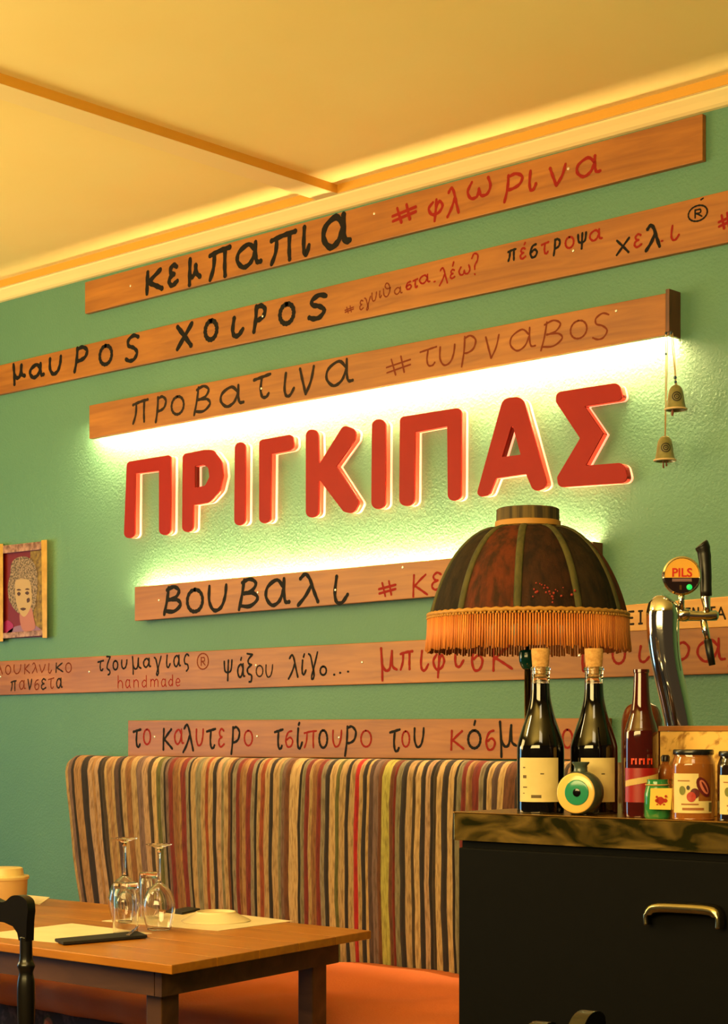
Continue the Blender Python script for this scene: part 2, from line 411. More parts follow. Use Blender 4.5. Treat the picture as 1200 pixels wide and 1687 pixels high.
board('topmost wooden board with big black and red Greek words below the ceiling',
  [(140,465),(1158,187),(1158,264),(140,517)], .018,
  [(K,7,[('κ',236,439,271,488),('ε',275,431,296,476),('h',307,419,334,474),('π',342,402,383,465),('α',386,393,434,448),('π',443,376,491,439),('ι',495,368,513,425)]),
   (K,9,[('α',527,346,581,417)]),
   (R,5,[('#',645,331,688,373),('φ',704,322,733,369),('λ',735,304,760,360),('ω',768,289,811,333),('ρ',826,281,864,336),('ι',868,277,886,318),('ν',904,268,936,311),('α',947,252,992,297)])],
  screws=[(215,471),(617,352),(937,278)])
board('second board from the top, long with black and small red Greek lettering',
  [(-130,633),(1330,282),(1330,372),(-130,677)], .018,
  [(K,5.5,[('μ',18,594,44,637),('α',46,595,75,627),('υ',79,584,104,621),('ρ',118,567,147,616),('ο',161,564,188,606),('S',205,548,231,599)]),
   (K,7,[('χ',289,529,320,579),('ο',334,522,362,566),('ι',376,517,404,560),('ρ',413,498,441,551),('ο',457,494,489,540),('S',506,480,541,531)]),
   (FB,2.2,[('#',568,502,584,518),('ε',592,493,600,512),('γ',600,487,612,513),('υ',612,480,622,498),('ι',624,478,630,492),('θ',631,464,645,491),('α',649,471,664,487)]),
   (R,2.8,[('σ',668,462,680,479),('τ',680,458,690,476),('α',690,450,710,470),('.',713,461,720,467),('λ',723,438,740,472),('ε',741,442,751,461),('´',744,430,750,440),('ω',755,435,776,456),('?',776,415,790,455)]),
   (K,3.4,[('π',836,408,852,432),('σ',872,400,888,427),('ρ',910,391,925,423),('ψ',951,381,968,413),('χ',1015,390,1039,422)]),
   (K,5,[('λ',1062,365,1092,416)]),
   (R,3.4,[('ε',856,406,868,429),('´',862,398,868,405),('τ',891,397,906,421),('ο',930,387,948,412),('α',970,375,994,400),('ε',1044,383,1059,410),('ι',1102,368,1121,399),('.',1088,394,1095,400)]),
   (K,2.4,[('®',1133,334,1168,369),('´',1152,325,1162,331)]),
   (R,4.5,[('#',1183,347,1210,381)])],
  screws=[(433,521),(945,413)])
B3F = WALL-.054
b3 = board('board over the upper light strip with faded black and brown Greek words',
  [(147,668),(1097,483),(1097,552),(147,723)], .020,
  [(FK,4.5,[('π',217,655,246,700),('ρ',253,650,276,698),('ο',280,649,306,687),('β',317,632,349,686)]),
   (FK,5,[('α',360,631,404,675),('τ',416,614,448,660),('ι',463,610,487,657),('ν',492,601,521,653),('α',534,588,584,641)]),
   (FB,3,[('#',636,583,678,622),('τ',691,570,721,607),('υ',723,566,752,605),('ρ',757,550,786,606),('ν',799,550,825,593),('α',838,537,884,582),('β',889,524,929,579),('ο',938,524,970,562),('S',976,513,1005,562)])],
  screws=[(431,640),(1016,512)], face=B3F)
B4F = WALL-.045
b4 = board('board under the lower light strip with five black Greek syllables',
  [(222,967),(972,899),(972,962),(222,1023)], .020,
  [(K,5.5,[('β',267,963,301,1015),('ο',305,967,338,1012),('υ',341,961,377,1010),('β',390,950,428,1007),('α',434,950,480,1002),('λ',488,941,530,1000),('ι',544,945,576,998)]),
   (R,3.6,[('#',623,955,654,985),('κ',677,944,706,985),('ε',710,941,730,974)])],
  screws=[(262,989),(425,976),(553,972),(664,935)], face=B4F)
board('long lower board with several small Greek phrases and big red word',
  [(-130,1096),(1330,1022),(1330,1106),(-130,1149)], .018,
  [(FB,2,[('λ',-7,1093,6,1113),('ο',8,1095,19,1112),('υ',22,1094,36,1111),('κ',39,1093,50,1111),('λ',52,1091,63,1110),('ν',64,1094,76,1109),('ι',78,1092,86,1110),('ο',107,1091,119,1109),('σ',56,1119,66,1137),('α',31,1120,43,1137),('τ',79,1116,90,1135)]),
   (FK,2.6,[('κ',90,1091,105,1109),('π',17,1120,28,1139),('ν',45,1118,54,1137),('ε',67,1117,77,1137),('α',92,1116,104,1135)]),
   (K,2.6,[('τ',160,1087,172,1106),('ζ',174,1080,184,1113),('ο',185,1087,196,1105),('υ',199,1086,211,1103),('μ',216,1080,234,1112),('α',235,1083,250,1101),('γ',253,1080,267,1114),('ι',272,1078,282,1101),('α',285,1078,299,1100),('ς',302,1076,313,1107)]),
   (FB,2,[('®',324,1075,345,1104)]),
   (R,1.6,[('H',193,1112,204,1134),('a',206,1119,216,1134),('n',219,1119,230,1133),('d',233,1112,244,1133),('m',247,1118,262,1132),('a',265,1118,275,1132),('d',277,1111,287,1131),('e',289,1117,298,1131)]),
   (K,3,[('ψ',368,1086,384,1123),('α',390,1092,405,1118),('´',395,1082,400,1089),('ξ',405,1075,419,1125),('λ',474,1077,494,1120),('ι',495,1086,506,1113),('´',498,1076,504,1084),('γ',507,1073,525,1121),('ο',526,1096,540,1114),('.',548,1108,554,1115),('.',558,1105,564,1112),('.',571,1103,577,1110)]),
   (FK,2.4,[('ο',421,1095,435,1116),('υ',437,1094,451,1117)]),
   (R,4.2,[('μ',624,1065,656,1123),('π',658,1070,682,1105),('ι',689,1070,708,1107),('φ',712,1070,735,1118),('ι',745,1062,766,1101),('σ',775,1060,799,1107),('κ',808,1060,846,1107),('ι',957,1060,968,1108),('ο',1007,1060,1033,1096),('ι',1048,1062,1072,1093),('ρ',1108,1056,1138,1112),('α',1146,1050,1197,1093),('ι',1197,1085,1215,1104)])],
  screws=[(1,1115),(147,1107),(422,1096),(597,1091),(955,1080)])
board('short pale yellow board with dark Greek capitals behind the beer tap',
  [(985,1001),(1330,971),(1330,1027),(985,1042)], .022,
  [(FK,3,[('Σ',1018,1007,1029,1031),('Ε',1034,1006,1046,1030),('Ι',1051,1005,1061,1029),('Γ',1129,1001,1139,1024),('Ν',1141,1000,1153,1023),('Τ',1166,999,1180,1022),('Α',1180,999,1197,1022)])],
  mat_=pale_board_m, face=WALL-.022)
board('lowest board resting above the striped seat back, alternating black and red letters',
  [(211,1187),(1002,1183),(1002,1252),(211,1246)], .020,
  [(K,3.6,[('τ',218,1200,234,1232),('κ',266,1199,286,1237),('λ',300,1192,322,1241),('τ',339,1199,357,1234),('ρ',378,1196,397,1244),('τ',451,1200,468,1235),('ι',487,1198,500,1235),('´',490,1189,496,1196),('ο',524,1201,542,1234),('ρ',565,1195,589,1247),('τ',641,1200,661,1239),('υ',681,1198,701,1233)]),
   (K,4,[('ο',769,1201,795,1235),('´',779,1186,786,1196),('μ',820,1187,853,1249)]),
   (R,3,[('ο',235,1200,250,1228),('α',286,1200,304,1228),('υ',322,1200,337,1230),('ε',359,1199,371,1232),('ο',401,1202,418,1230),('σ',469,1203,485,1232),('π',500,1202,523,1233),('υ',547,1202,565,1232),('ο',593,1202,614,1232),('ο',661,1203,677,1232)]),
   (R,3.6,[('κ',740,1202,766,1237),('σ',799,1202,819,1237),('ο',925,1200,946,1234)])],
  screws=[(255,1214),(424,1213),(559,1215)], face=WALL-.020)

# light boards: backing rail, dark end cap, light tape
def strip(root, quad, Yf, up, endx):
    """quad corners as for board; the tape runs behind the plank along its lower (up=False) or upper edge"""
    tl, tr, br, bl = [P(x, y, Y=Yf) for x, y in quad]
    def lerp(a, b, t): return a+(b-a)*t
    f0, f1 = (.0, .55) if not up else (.45, 1.0)
    y0 = Yf+.0205
    q = [lerp(tl, bl, f0), lerp(tr, br, f0), lerp(tr, br, f1), lerp(tl, bl, f1)]
    q = [p+Vector((0,0,-.004 if i < 2 else .004)) if not up else p+Vector((0,0,-.002 if i < 2 else .004)) for i, p in enumerate(q)]
    bm = bmesh.new(); hexa(bm, [Vector((p.x, y0, p.z)) for p in q], [Vector((p.x, WALL-.001, p.z)) for p in q]); obj('backing_rail', bm, board_m, root)
    # tape: thin strip on the rail's free side, facing down (or up)
    e0, e1 = (q[3], q[2]) if not up else (q[0], q[1])
    sgn = -1 if not up else 1
    e0 = lerp(e0, e1, .004); bm = bmesh.new()
    # the tape sits in the corner behind the plank, tilted towards the wall
    def q_(e, dy, dz): return Vector((e.x, y0+dy, e.z+dz*sgn))
    fr = [q_(e0, .0010, .0090), q_(e1, .0010, .0090), q_(e1, .0070, .0010), q_(e0, .0070, .0010)]
    bk = [q_(e0, .0002, .0084), q_(e1, .0002, .0084), q_(e1, .0062, .0004), q_(e0, .0062, .0004)]
    hexa(bm, fr, bk); o = obj('light_tape', bm, led_m if not up else led2_m, root); o['label'] = 'glowing warm white light tape'
    # end cap
    c = lerp(tr, br, 0); d = lerp(tr, br, 1)
    bm = bmesh.new()
    box(bm, c.x+.0005, c.x+.012, Yf-.001, WALL-.001, d.z-.002, c.z+.010, .0015)
    o = obj('end_cap', bm, dark_end_m, root); o['label'] = 'dark end piece'
strip(b3, [(147,668),(1097,483),(1097,552),(147,723)], B3F, False, 1120)
strip(b4, [(222,967),(972,899),(972,962),(222,1023)], B4F, True, 987)

# ------------------------------------------------------------------ raised red letters
SF = WALL-.034      # face plane
LET = [
 ('Π', 'first raised red letter at the left end, a Greek pi', [(209,761,7),(282,749,5),(281,881,9.2),(262,882,9.2),(262,775,1),(223,780,1),(222,886,9),(204,887,9)], None),
 ('Ρ', 'raised red letter with a closed bowl, second from the left', [(301,748,7),(336,741,6),(352,741,10),(366,760,16),(368,784,16),(362,809,16),(345,828,12),(319,832,1.5),(318,876,9),(300,877,9)], [(321,768,1.5),(334,765,5),(343,770,6),(345,786,6),(338,800,6),(321,804,1.5)]),
 ('Ι', 'narrow raised red stroke letter between the bowl letter and the gamma', [(387,729,9.3),(405,728,9.3),(404,865,9.3),(386,866,9.3)], None),
 ('Γ', 'raised red gamma letter with one arm, fourth from the left', [(427,725,7),(483,715,7),(485,741,11),(447,748,1),(446,861,9.5),(427,863,9.5)], None),
 ('Κ', 'raised red letter K with two slanted arms', [(504,708,10),(525,707,10),(526,765,1),(566,700,9),(588,708,10),(585,725,9),(554,768,2),(593,828,10),(583,847,11),(566,843,8),(526,790,1),(525,852,10),(504,853,10)], None),
 ('Ι', 'narrow raised red stroke letter right of the K', [(613,691,11),(636,690,11),(635,838,11),(612,839,11)], None),
 ('Π', 'larger raised red pi letter right of the middle of the sign', [(659,687,8),(761,671,8),(760,824,11),(738,826,11),(737,702,1),(684,712,1),(683,833,11),(658,834,11)], None),
 ('Α', 'raised red alpha letter above the fringed lamp', [(829,656,15),(862,653,15),(903,802,11),(880,812,11),(867,781,1),(818,788,1),(807,816,10),(784,820,11)], [(844,697,2),(827,753,1),(858,749,1)]),
 ('Σ', 'last raised red letter at the right end, a sigma', [(917,646,10),(1021,630,11),(1027,659,9),(963,669,1),(994,714,1.5),(965,767,1),(1028,762,11),(1036,795,11),(920,803,11),(918,786,8),(956,722,3),(916,662,8)], None)]
for ch, lab, outer, hole in LET:
    loops = [round_poly(outer)]+([round_poly(hole)] if hole else [])
    w3 = [[P(x, y, Y=SF) for x, y in lp] for lp in loops]
    cx = sum(p.x for p in w3[0])/len(w3[0]); cz = min(p.z for p in w3[0])
    root = empty('sign_letter', (cx, WALL, cz), lab, 'sign letter', 'raised red letters between the two light strips')
    def slab(y0, y1, inset):
        loops2 = []
        for li, lp in enumerate(w3):
            pts = [Vector((p.x, p.z)) for p in lp]
            if inset:
                A = sum(pts[i-1].x*pts[i].y-pts[i].x*pts[i-1].y for i in range(len(pts))); s = 1 if A > 0 else -1
                if li: s = -s
                out = []
                for i in range(len(pts)):
                    t = pts[(i+1)%len(pts)]-pts[i-1]
                    if t.length < 1e-9: out.append(pts[i]); continue
                    t.normalize(); out.append(pts[i]+Vector((-t.y, t.x))*s*inset)
                pts = out
            loops2.append([(p.x-cx, p.y-cz) for p in pts])
        bm = curve_solid(loops2, (y1-y0)/2)
        bm.transform(Matrix.Translation((cx, (y0+y1)/2, cz)) @ Matrix.Rotation(PI/2, 4, 'X'))
        return bm
    o = obj('face', slab(SF, SF+.0045, 0), red_m, root)
    # lit acrylic body, with the walls of closed counters and inner notches painted red
    bm = slab(SF+.0046, SF+.022, .0006)
    for f in bm.faces:
        c = f.calc_center_median(); n = f.normal
        if abs(n.y) > .5: continue
        if hole:
            hx = [p.x for p in w3[1]]; hz = [p.z for p in w3[1]]
            if min(hx)-.004 < c.x < max(hx)+.004 and min(hz)-.004 < c.z < max(hz)+.004: f.material_index = 1
        if ch == 'Σ':
            a = P(950, 660, Y=SF); b = P(1050, 790, Y=SF)
            if c.x > a.x and b.z < c.z < a.z: f.material_index = 1
    o = obj('light_body', bm, [acryl_m, red_side_m], root); o['label'] = 'lit salmon acrylic side'
    bm = slab(SF+.0221, WALL-.001, .0012); o = obj('back_diffuser', bm, diff_m, root); o['label'] = 'glowing pale back layer'

# ------------------------------------------------------------------ hanging ceramic bells
bell_m = noise_mat('glazed_ceramic', (108,104,60), (140,132,84), (40,40,40), rough=.35)
bell_rim_m = mat('pale_ceramic', (214,184,140), .4)
bell_dark = mat('dark_ring_glaze', (34,26,22), .4)
string_m = mat('jute_string', (176,138,74), .8)
bead_m = mat('blue_bead', (34,52,72), .2)
BY = WALL-.088
def bell(label, xc, ytop, ybot, w, str_top, beads, clap, BY=WALL-.092):
    s = depth(P(xc, ytop, Y=BY))/F
    c = P(xc, ybot, Y=BY); h = (ybot-ytop)*s; r = w*s/2
    root = empty('ceramic_bell', c, label, 'bell', 'ceramic bells on strings')
    bm = bmesh.new()
    pr = smooth_prof([(r*1.0,0),(r*.9,h*.1),(r*.78,h*.35),(r*.70,h*.62),(r*.58,h*.82),(r*.34,h*.96),(0.0012,h)], 4)
    inner = [(max(q-.003,.0008), z-.003 if i else z) for i, (q, z) in enumerate(pr)][::-1]
    lathe(bm, pr+inner, Matrix.Translation(c), 32, cap=False); obj('body', bm, bell_m, root, 50)
    bm = bmesh.new(); tube(bm, [c+Vector((math.cos(a)*r*.985, math.sin(a)*r*.985, .001)) for a in [2*PI*i/32 for i in range(32)]], .0022, 8, closed=True)
    obj('rim', bm, bell_rim_m, root, True)
    # painted rings on the side towards the room
    d = Vector((ST*.9, -CT, 0)).normalized()
    for rr in (.0058, .0112):
        bm = bmesh.new(); t = []
        zc = h*.48
        for i in range(20):
            a = 2*PI*i/20; off = rr*math.cos(a); z = zc+rr*math.sin(a)
            rad = r*(.78-.10*(z/h-.35)/.3) if z/h < .65 else r*.66
            rad = r*(.86-.30*z/h)*.99
            phi = math.atan2(d.y, d.x)+off/rad
            t.append(c+Vector((math.cos(phi)*rad, math.sin(phi)*rad, z)))
        tube(bm, t, .0019, 6, closed=True); obj('painted_ring', bm, bell_dark, root, True)
    bm = bmesh.new(); sphere(bm, c+d*(r*(.86-.30*.48)*.985)+Vector((0,0,h*.48)), .0022, 10); obj('painted_dot', bm, bell_dark, root, True)
    bm = bmesh.new()
    for k in range(clap):
        q = c+Vector((random.uniform(-.5,.5)*r, random.uniform(-.5,.5)*r, 0))
        tube(bm, [q+Vector((0,0,h*.5)), q+Vector((0,0,.002)), q+Vector((.001,0,-.012-random.random()*.006))], [.001,.0014,.0026], 8)
    obj('clapper', bm, mat('wooden_clapper', (120,66,40), .6), root, True)
    top = c+Vector((0,0,h)); st = P(str_top[0], str_top[1], Y=BY)
    bm = bmesh.new(); mid = (top+st)/2
    tube(bm, [top, mid+Vector((.0006,0,0)), st], .0011, 6)
    tube(bm, [top+Vector((.002,0,0)), mid+Vector((.004,0,0)), st+Vector((.005,0,0))], .0009, 6)
    obj('string', bm, string_m, root, True)
    for y, rr in beads:
        q = P(xc if abs(y-ytop) < 16 else str_top[0], y, Y=BY); q.y = BY-.0
        t = (q.z-top.z)/(st.z-top.z); q = top+(st-top)*t
        bm = bmesh.new(); sphere(bm, q, rr, 12, scale=(1,1,1.2)); obj('bead', bm, bead_m, root, True)
    # little hook through the board end
    e = Vector((P(1108,548,Y=B3F).x, B3F, st.z+.002)); bm = bmesh.new()
    tube(bm, [st, (st+e)/2+Vector((0,0,.004)), e+Vector((0,.002,.004))], .001, 6); obj('hook', bm, bell_dark, root, True)
    return root
bell('upper ceramic bell with ring motif hanging from the board end', 1114, 634, 675, 36, (1106,549), [(622,.0042),(629,.0036),(548,.004)], 4)
bell('lower ceramic bell on the longer string', 1096, 718, 759, 36, (1098,549), [(583,.003),(549,.0035)], 2, WALL-.064)

# ------------------------------------------------------------------ picture at the left edge
def pic():
    YF = WALL-.022
    root = empty('framed_portrait', P(20,1050,Y=WALL), 'small framed portrait of a grey-haired lady on the wall at the left edge', 'picture')
    def flat(name, pts, m, lift, closed=True, k=4):
        pp = crom(pts, k, True) if k else pts
        bm = bmesh.new(); prism(bm, pp, lambda p: P(p[0], p[1], Y=YF+.010-lift*.0007), lambda p: P(p[0], p[1], Y=YF+.0102-lift*.0007+.0004)); obj(name, bm, m, root)
    bm = bmesh.new()
    hexa(bm, [P(x,y,Y=YF+.010) for x,y in ((-70,905),(74,898),(75,1049),(-70,1056))], [P(x,y,Y=WALL-.001) for x,y in ((-70,905),(74,898),(75,1049),(-70,1056))])
    o = obj('backing', bm, mat('picture_red', (104,6,12), .5), root); o['label'] = 'dark red picture ground'
    flat('background_panel', [(50,908),(70,906),(70,1046),(48,1048)], noise_mat('ochre_dapple', (84,60,18), (140,112,40), (60,60,60), rough=.6), 1, k=0)
    flat('dress', [(10,1046),(22,1034),(34,1030),(52,1028),(66,1036),(70,1046),(40,1049)], mat('lilac_paint', (126,92,130), .6), 2)
    flat('dress', [(4,1030),(12,1022),(22,1030),(18,1044),(6,1046)], mat('magenta_paint', (140,16,90), .6), 2)
    flat('hair', [(19,928),(28,919),(42,917),(54,924),(60,938),(62,960),(60,985),(56,1005),(48,1015),(34,1012),(24,1004),(15,988),(13,966),(17,946)], noise_mat('painted_grey_hair', (74,60,44), (150,126,104), (130,130,130), rough=.6, lo=.42, hi=.58), 3)
    flat('face', [(26,957),(38,954),(49,957),(52,975),(52,994),(47,1008),(40,1016),(33,1010),(27,994),(25,975)], mat('painted_skin', (170,142,106), .6), 4)
    flat('neck', [(33,1008),(50,1000),(56,1020),(58,1034),(48,1040),(36,1036)], mat('painted_pink_neck', (160,100,96), .6), 3.6)
    for i, q in enumerate(([(28,978),(31,975),(34,978),(31,982)], [(41,977),(45,974),(48,977),(45,980)], [(44,987),(48,985),(49,990),(45,993)], [(33,1003),(38,1001),(43,1003),(38,1006)], [(27,972),(31,970),(35,972),(31,973)], [(41,971),(45,969),(49,971),(45,972)])):
        flat('painted_feature', q, mat('painted_dark', (66,36,26), .6), 5.5, k=3)
    gold = noise_mat('gold_frame', (176,134,50), (200,156,66), (30,30,30), rough=.35)
    pink = noise_mat('shell_frame', (104,70,54), (176,134,116), (60,60,60), rough=.4)
    for nm, q, m in (('frame_side', [(68,890),(77.5,889.5),(77.5,1051),(70,1051)], gold), ('frame_side', [(-4,896),(5,896),(5,1057),(-4,1057)], gold),
                 ('frame_rail', [(5,899),(68,892),(68,905),(5,912)], pink), ('frame_rail', [(5,1043),(70,1038),(70,1047),(5,1052)], pink),
                 ('frame_rail', [(-70,904),(-4,899),(-4,911),(-70,916)], pink), ('frame_rail', [(-70,1047),(-4,1043),(-4,1053),(-70,1058)], pink), ('frame_side', [(-79,901),(-70,901),(-70,1062),(-79,1062)], gold)):
        bm = bmesh.new(); hexa(bm, [P(x,y,Y=YF-.004) for x,y in q], [P(x,y,Y=WALL-.001) for x,y in q], .0015); obj(nm, bm, m, root)
pic()

# ------------------------------------------------------------------ banquette with striped back
BAN_Y = WALL-.115      # front plane of the seat back
PAL = {'B':(152,124,84),'b':(168,138,94),'P':(156,124,94),'T':(140,104,66),'t':(118,78,42),'K':(34,24,22),'k':(58,44,30),'G':(112,104,80),'g':(120,108,88),
       'R':(104,30,20),'r':(126,56,26),'X':(150,16,16),'O':(82,80,38),'Y':(150,142,66),'M':(104,80,72),'m':(70,50,46),'N':(92,52,26)}
ST_ = [(112,'t'),(119,'B'),(124,'M'),(129,'K'),(133,'T'),(145,'K'),(155,'P'),(162,'T'),(167,'P'),(173,'K'),(177,'k'),(183,'B'),(187,'T'),(194,'B'),(198,'m'),(205,'K'),(209,'B'),(216,'t'),(225,'B'),(234,'M'),
  (243,'P'),(252,'k'),(258,'b'),(265,'O'),(272,'g'),(277,'K'),(280,'M'),(284,'R'),(291,'t'),(301,'T'),(304,'R'),(312,'g'),(317,'K'),(320,'B'),(328,'G'),(336,'B'),(343,'r'),(348,'B'),(355,'K'),
  (361,'P'),(369,'G'),(373,'B'),(380,'N'),(384,'K'),(387,'g'),(393,'R'),(399,'t'),(403,'T'),(409,'R'),(417,'g'),(423,'K'),(427,'B'),(432,'r'),(439,'B'),(447,'K'),(453,'B'),(463,'G'),(467,'M'),(472,'N'),(480,'b'),
  (495,'K'),(499,'G'),(505,'R'),(512,'B'),(517,'t'),(525,'R'),(532,'g'),(539,'K'),(546,'b'),(556,'O'),(562,'B'),(572,'K'),(578,'B'),(587,'X'),(594,'B'),(600,'K'),(607,'b'),(611,'m'),(618,'M'),(626,'N'),
  (632,'Y'),(645,'N'),(651,'R'),(655,'G'),(663,'K'),(672,'B'),(682,'k'),(687,'b'),(696,'K'),(704,'P'),(712,'K'),(717,'k'),(722,'b'),(731,'K'),(741,'b'),(750,'K'),(754,'G'),(762,'R'),(770,'B'),(774,'t'),(780,'R'),
  (791,'g'),(799,'K'),(805,'b'),(813,'m'),(822,'b'),(832,'N'),(850,'K'),(858,'B'),(868,'R'),(876,'G'),(884,'b'),(893,'K'),(900,'B'),(908,'r'),(918,'b'),(927,'k'),(934,'T'),(944,'R'),(952,'b'),(960,'K'),(968,'P'),(978,'k'),(985,'B'),(995,'K'),(1002,'B')]
def fabric_mat():
    m = mat('woven_rag_stripe', (200,160,110), .9); nt = m.node_tree; N = nt.nodes; L = nt.links; b = N['Principled BSDF']
    at = N.new('ShaderNodeAttribute'); at.attribute_name = 'stripe_colour'
    tc = N.new('ShaderNodeTexCoord'); mp = N.new('ShaderNodeMapping'); mp.inputs['Scale'].default_value = (170,20,26); L.new(tc.outputs['Object'], mp.inputs[0])
    n = N.new('ShaderNodeTexNoise'); n.inputs['Scale'].default_value = 1; n.inputs['Detail'].default_value = 4; L.new(mp.outputs[0], n.inputs['Vector'])
    r = N.new('ShaderNodeValToRGB'); r.color_ramp.elements[0].position = .35; r.color_ramp.elements[0].color = (.5,.45,.4,1); r.color_ramp.elements[1].position = .56; r.color_ramp.elements[1].color = (1,1,1,1)
    L.new(n.outputs['Fac'], r.inputs[0])
    mx = N.new('ShaderNodeMix'); mx.data_type = 'RGBA'; mx.blend_type = 'MULTIPLY'; mx.inputs[0].default_value = .85
    L.new(at.outputs['Color'], mx.inputs[6]); L.new(r.outputs[0], mx.inputs[7]); L.new(mx.outputs[2], b.inputs['Base Color'])
    n2 = N.new('ShaderNodeTexNoise'); n2.inputs['Scale'].default_value = 420; n2.inputs['Detail'].default_value = 2; L.new(tc.outputs['Object'], n2.inputs['Vector'])
    bn = N.new('ShaderNodeBump'); bn.inputs['Strength'].default_value = .5; bn.inputs['Distance'].default_value = .002; L.new(n2.outputs['Fac'], bn.inputs['Height']); L.new(bn.outputs[0], b.inputs['Normal'])
    return m
fab_m = fabric_mat()
zt = P(600,1251,Y=BAN_Y).z; zb = .50
root = empty('banquette', (P(450,1500,Y=BAN_Y).x, WALL-.4, 0), 'long wall bench with multicoloured striped upright back and orange seat', 'bench')
def build_back():
    bm = bmesh.new(); cl = bm.loops.layers.float_color.new('stripe_colour')
    pr = []   # profile (y, z, lean)
    for k in range(9): z = zb+(zt-.05-zb)*k/8; pr.append((BAN_Y-.012*math.sin(PI*k/9), z))
    for a in (15,35,55,75,90): pr.append((BAN_Y+.045-.045*math.cos(math.radians(a)), zt-.045+.045*math.sin(math.radians(a))))
    pr.append((WALL-.035, zt)); pr.append((WALL-.035, zb))
    cols = []
    for i in range(len(ST_)-1):
        x0, c = ST_[i]; x1 = ST_[i+1][0]
        u0 = P(x0,1300,Y=BAN_Y).x; u1 = P(x1,1300,Y=BAN_Y).x
        for t in (0,.25,.5,.75): cols.append((u0+(u1-u0)*t, math.sin(PI*t), c, i))
    cols.append((P(ST_[-1][0],1300,Y=BAN_Y).x, 0, 'K', -1))
    uL0 = cols[0][0]; span = P(480,1300,Y=BAN_Y).x-uL0
    grid = []
    for u, bl, c, i in cols:
        w = max(0, 1-(u-uL0)/span); w = w*w*(3-2*w)
        col = []
        for k, (y, z) in enumerate(pr):
            h = (z-zb)/(zt-zb)
            du = -w*(h-.62)*.115
            wob = .0016*math.sin(z*23+u*31)+.0009*math.sin(z*61+u*90)
            dz = 0
            e = (u-uL0)
            if e < .05 and z > zt-.2: dz = -(.05-e)*.55*max(0,(z-(zt-.2))/.2)
            yy = y-(.0042*bl if k < 13 else 0)
            if e < .03: yy = y+(.03-e)*.9 if k < 13 else y
            col.append(bm.verts.new((u+du+wob, yy, z+dz+.0015*math.sin(u*19))))
        grid.append(col)
    for a in range(len(grid)-1):
        c = lin(PAL[cols[a][2]])
        for k in range(len(pr)-1):
            f = bm.faces.new((grid[a][k], grid[a+1][k], grid[a+1][k+1], grid[a][k+1])); f.smooth = True
            for lp in f.loops: lp[cl] = c
    for g in (grid[0], grid[-1]):
        f = bm.faces.new(g)
        for lp in f.loops: lp[cl] = lin(PAL['T'])
    return bm
o = obj('back_cushion', build_back(), fab_m, root); o['label'] = 'striped woven back'
for p in o.data.polygons: p.use_smooth = True
u0 = P(118,1300,Y=BAN_Y).x-.3; u1 = P(1002,1300,Y=BAN_Y).x
SEAT_F = 3.28; zs_b = EYE-.672; zs_f = EYE-.735
org_m = noise_mat('orange_cushion_cloth', (192,98,48), (204,108,54), (3,3,3), rough=.85, bump=.3, bscale=160)
def seat():
    bm = bmesh.new(); n = 90; prof = []
    yb = BAN_Y+.02
    for t in [i/14 for i in range(15)]:
        y = yb+(SEAT_F+.03-yb)*t; prof.append((y, zs_b+(zs_f-zs_b)*t**1.6+.006*math.sin(PI*t*3)))
    for a in (30,60,90,120,150,175): prof.append((SEAT_F+.03-.042*math.sin(math.radians(a)), zs_f-.045+.045*math.cos(math.radians(a))))
    prof += [(SEAT_F+.05, zs_f-.092), (yb, zs_f-.092)]
    grid = []
    for i in range(n+1):
        u = u0+(u1-u0)*i/n
        grid.append([bm.verts.new((u, y+(.004*math.sin(u*17)+.003*math.sin(u*41+z*30) if k > 13 and k < 21 else 0), z+(.004*math.sin(u*9+k*.5)+.0025*math.sin(u*23+k) if k < 18 else 0))) for k, (y, z) in enumerate(prof)])
    for a, b in zip(grid, grid[1:]):
        for k in range(len(prof)):
            j = (k+1) % len(prof); bm.faces.new((a[k], b[k], b[j], a[j]))
    bm.faces.new(grid[0]); bm.faces.new(grid[-1])
    return bm
o = obj('seat_cushion', seat(), org_m, root, True); o['label'] = 'orange seat cushion'
# patterned base cloth below the cushion
def floral():
    m = mat('dark_floral_cloth', (60,46,54), .9); nt = m.node_tree; N = nt.nodes; L = nt.links; b = N['Principled BSDF']
    tc = N.new('ShaderNodeTexCoord'); v = N.new('ShaderNodeTexVoronoi'); v.inputs['Scale'].default_value = 9; L.new(tc.outputs['Object'], v.inputs['Vector'])
    n = N.new('ShaderNodeTexNoise'); n.inputs['Scale'].default_value = 30; n.inputs['Detail'].default_value = 3; L.new(tc.outputs['Object'], n.inputs['Vector'])
    r = N.new('ShaderNodeValToRGB'); e = r.color_ramp.elements; e[0].position = .0; e[0].color = lin((190,84,52)); e[1].position = .28; e[1].color = lin((60,44,52))
    x = e.new(.16); x.color = lin((170,110,90)); x = e.new(.22); x.color = lin((50,56,40))
    L.new(v.outputs['Distance'], r.inputs[0])
    r2 = N.new('ShaderNodeValToRGB'); r2.color_ramp.elements[0].position = .5; r2.color_ramp.elements[0].color = (.4,.36,.42,1); r2.color_ramp.elements[1].position = .62; r2.color_ramp.elements[1].color = (1.6,1.5,1.5,1)
    L.new(n.outputs['Fac'], r2.inputs[0])
    mx = N.new('ShaderNodeMix'); mx.data_type = 'RGBA'; mx.blend_type = 'MULTIPLY'; mx.inputs[0].default_value = .8
    L.new(r.outputs[0], mx.inputs[6]); L.new(r2.outputs[0], mx.inputs[7]); L.new(mx.outputs[2], b.inputs['Base Color']); return m
flo_m = floral()
bm = bmesh.new(); box(bm, u0, u1, SEAT_F+.06, WALL-.03, .05, zs_f-.094); o = obj('base', bm, flo_m, root); o['label'] = 'bench base covered in dark floral cloth'
bm = bmesh.new(); box(bm, u0+.42, u1, WALL-.032, WALL-.002, .02, zt-.02); obj('back_panel', bm, apron_m, root)
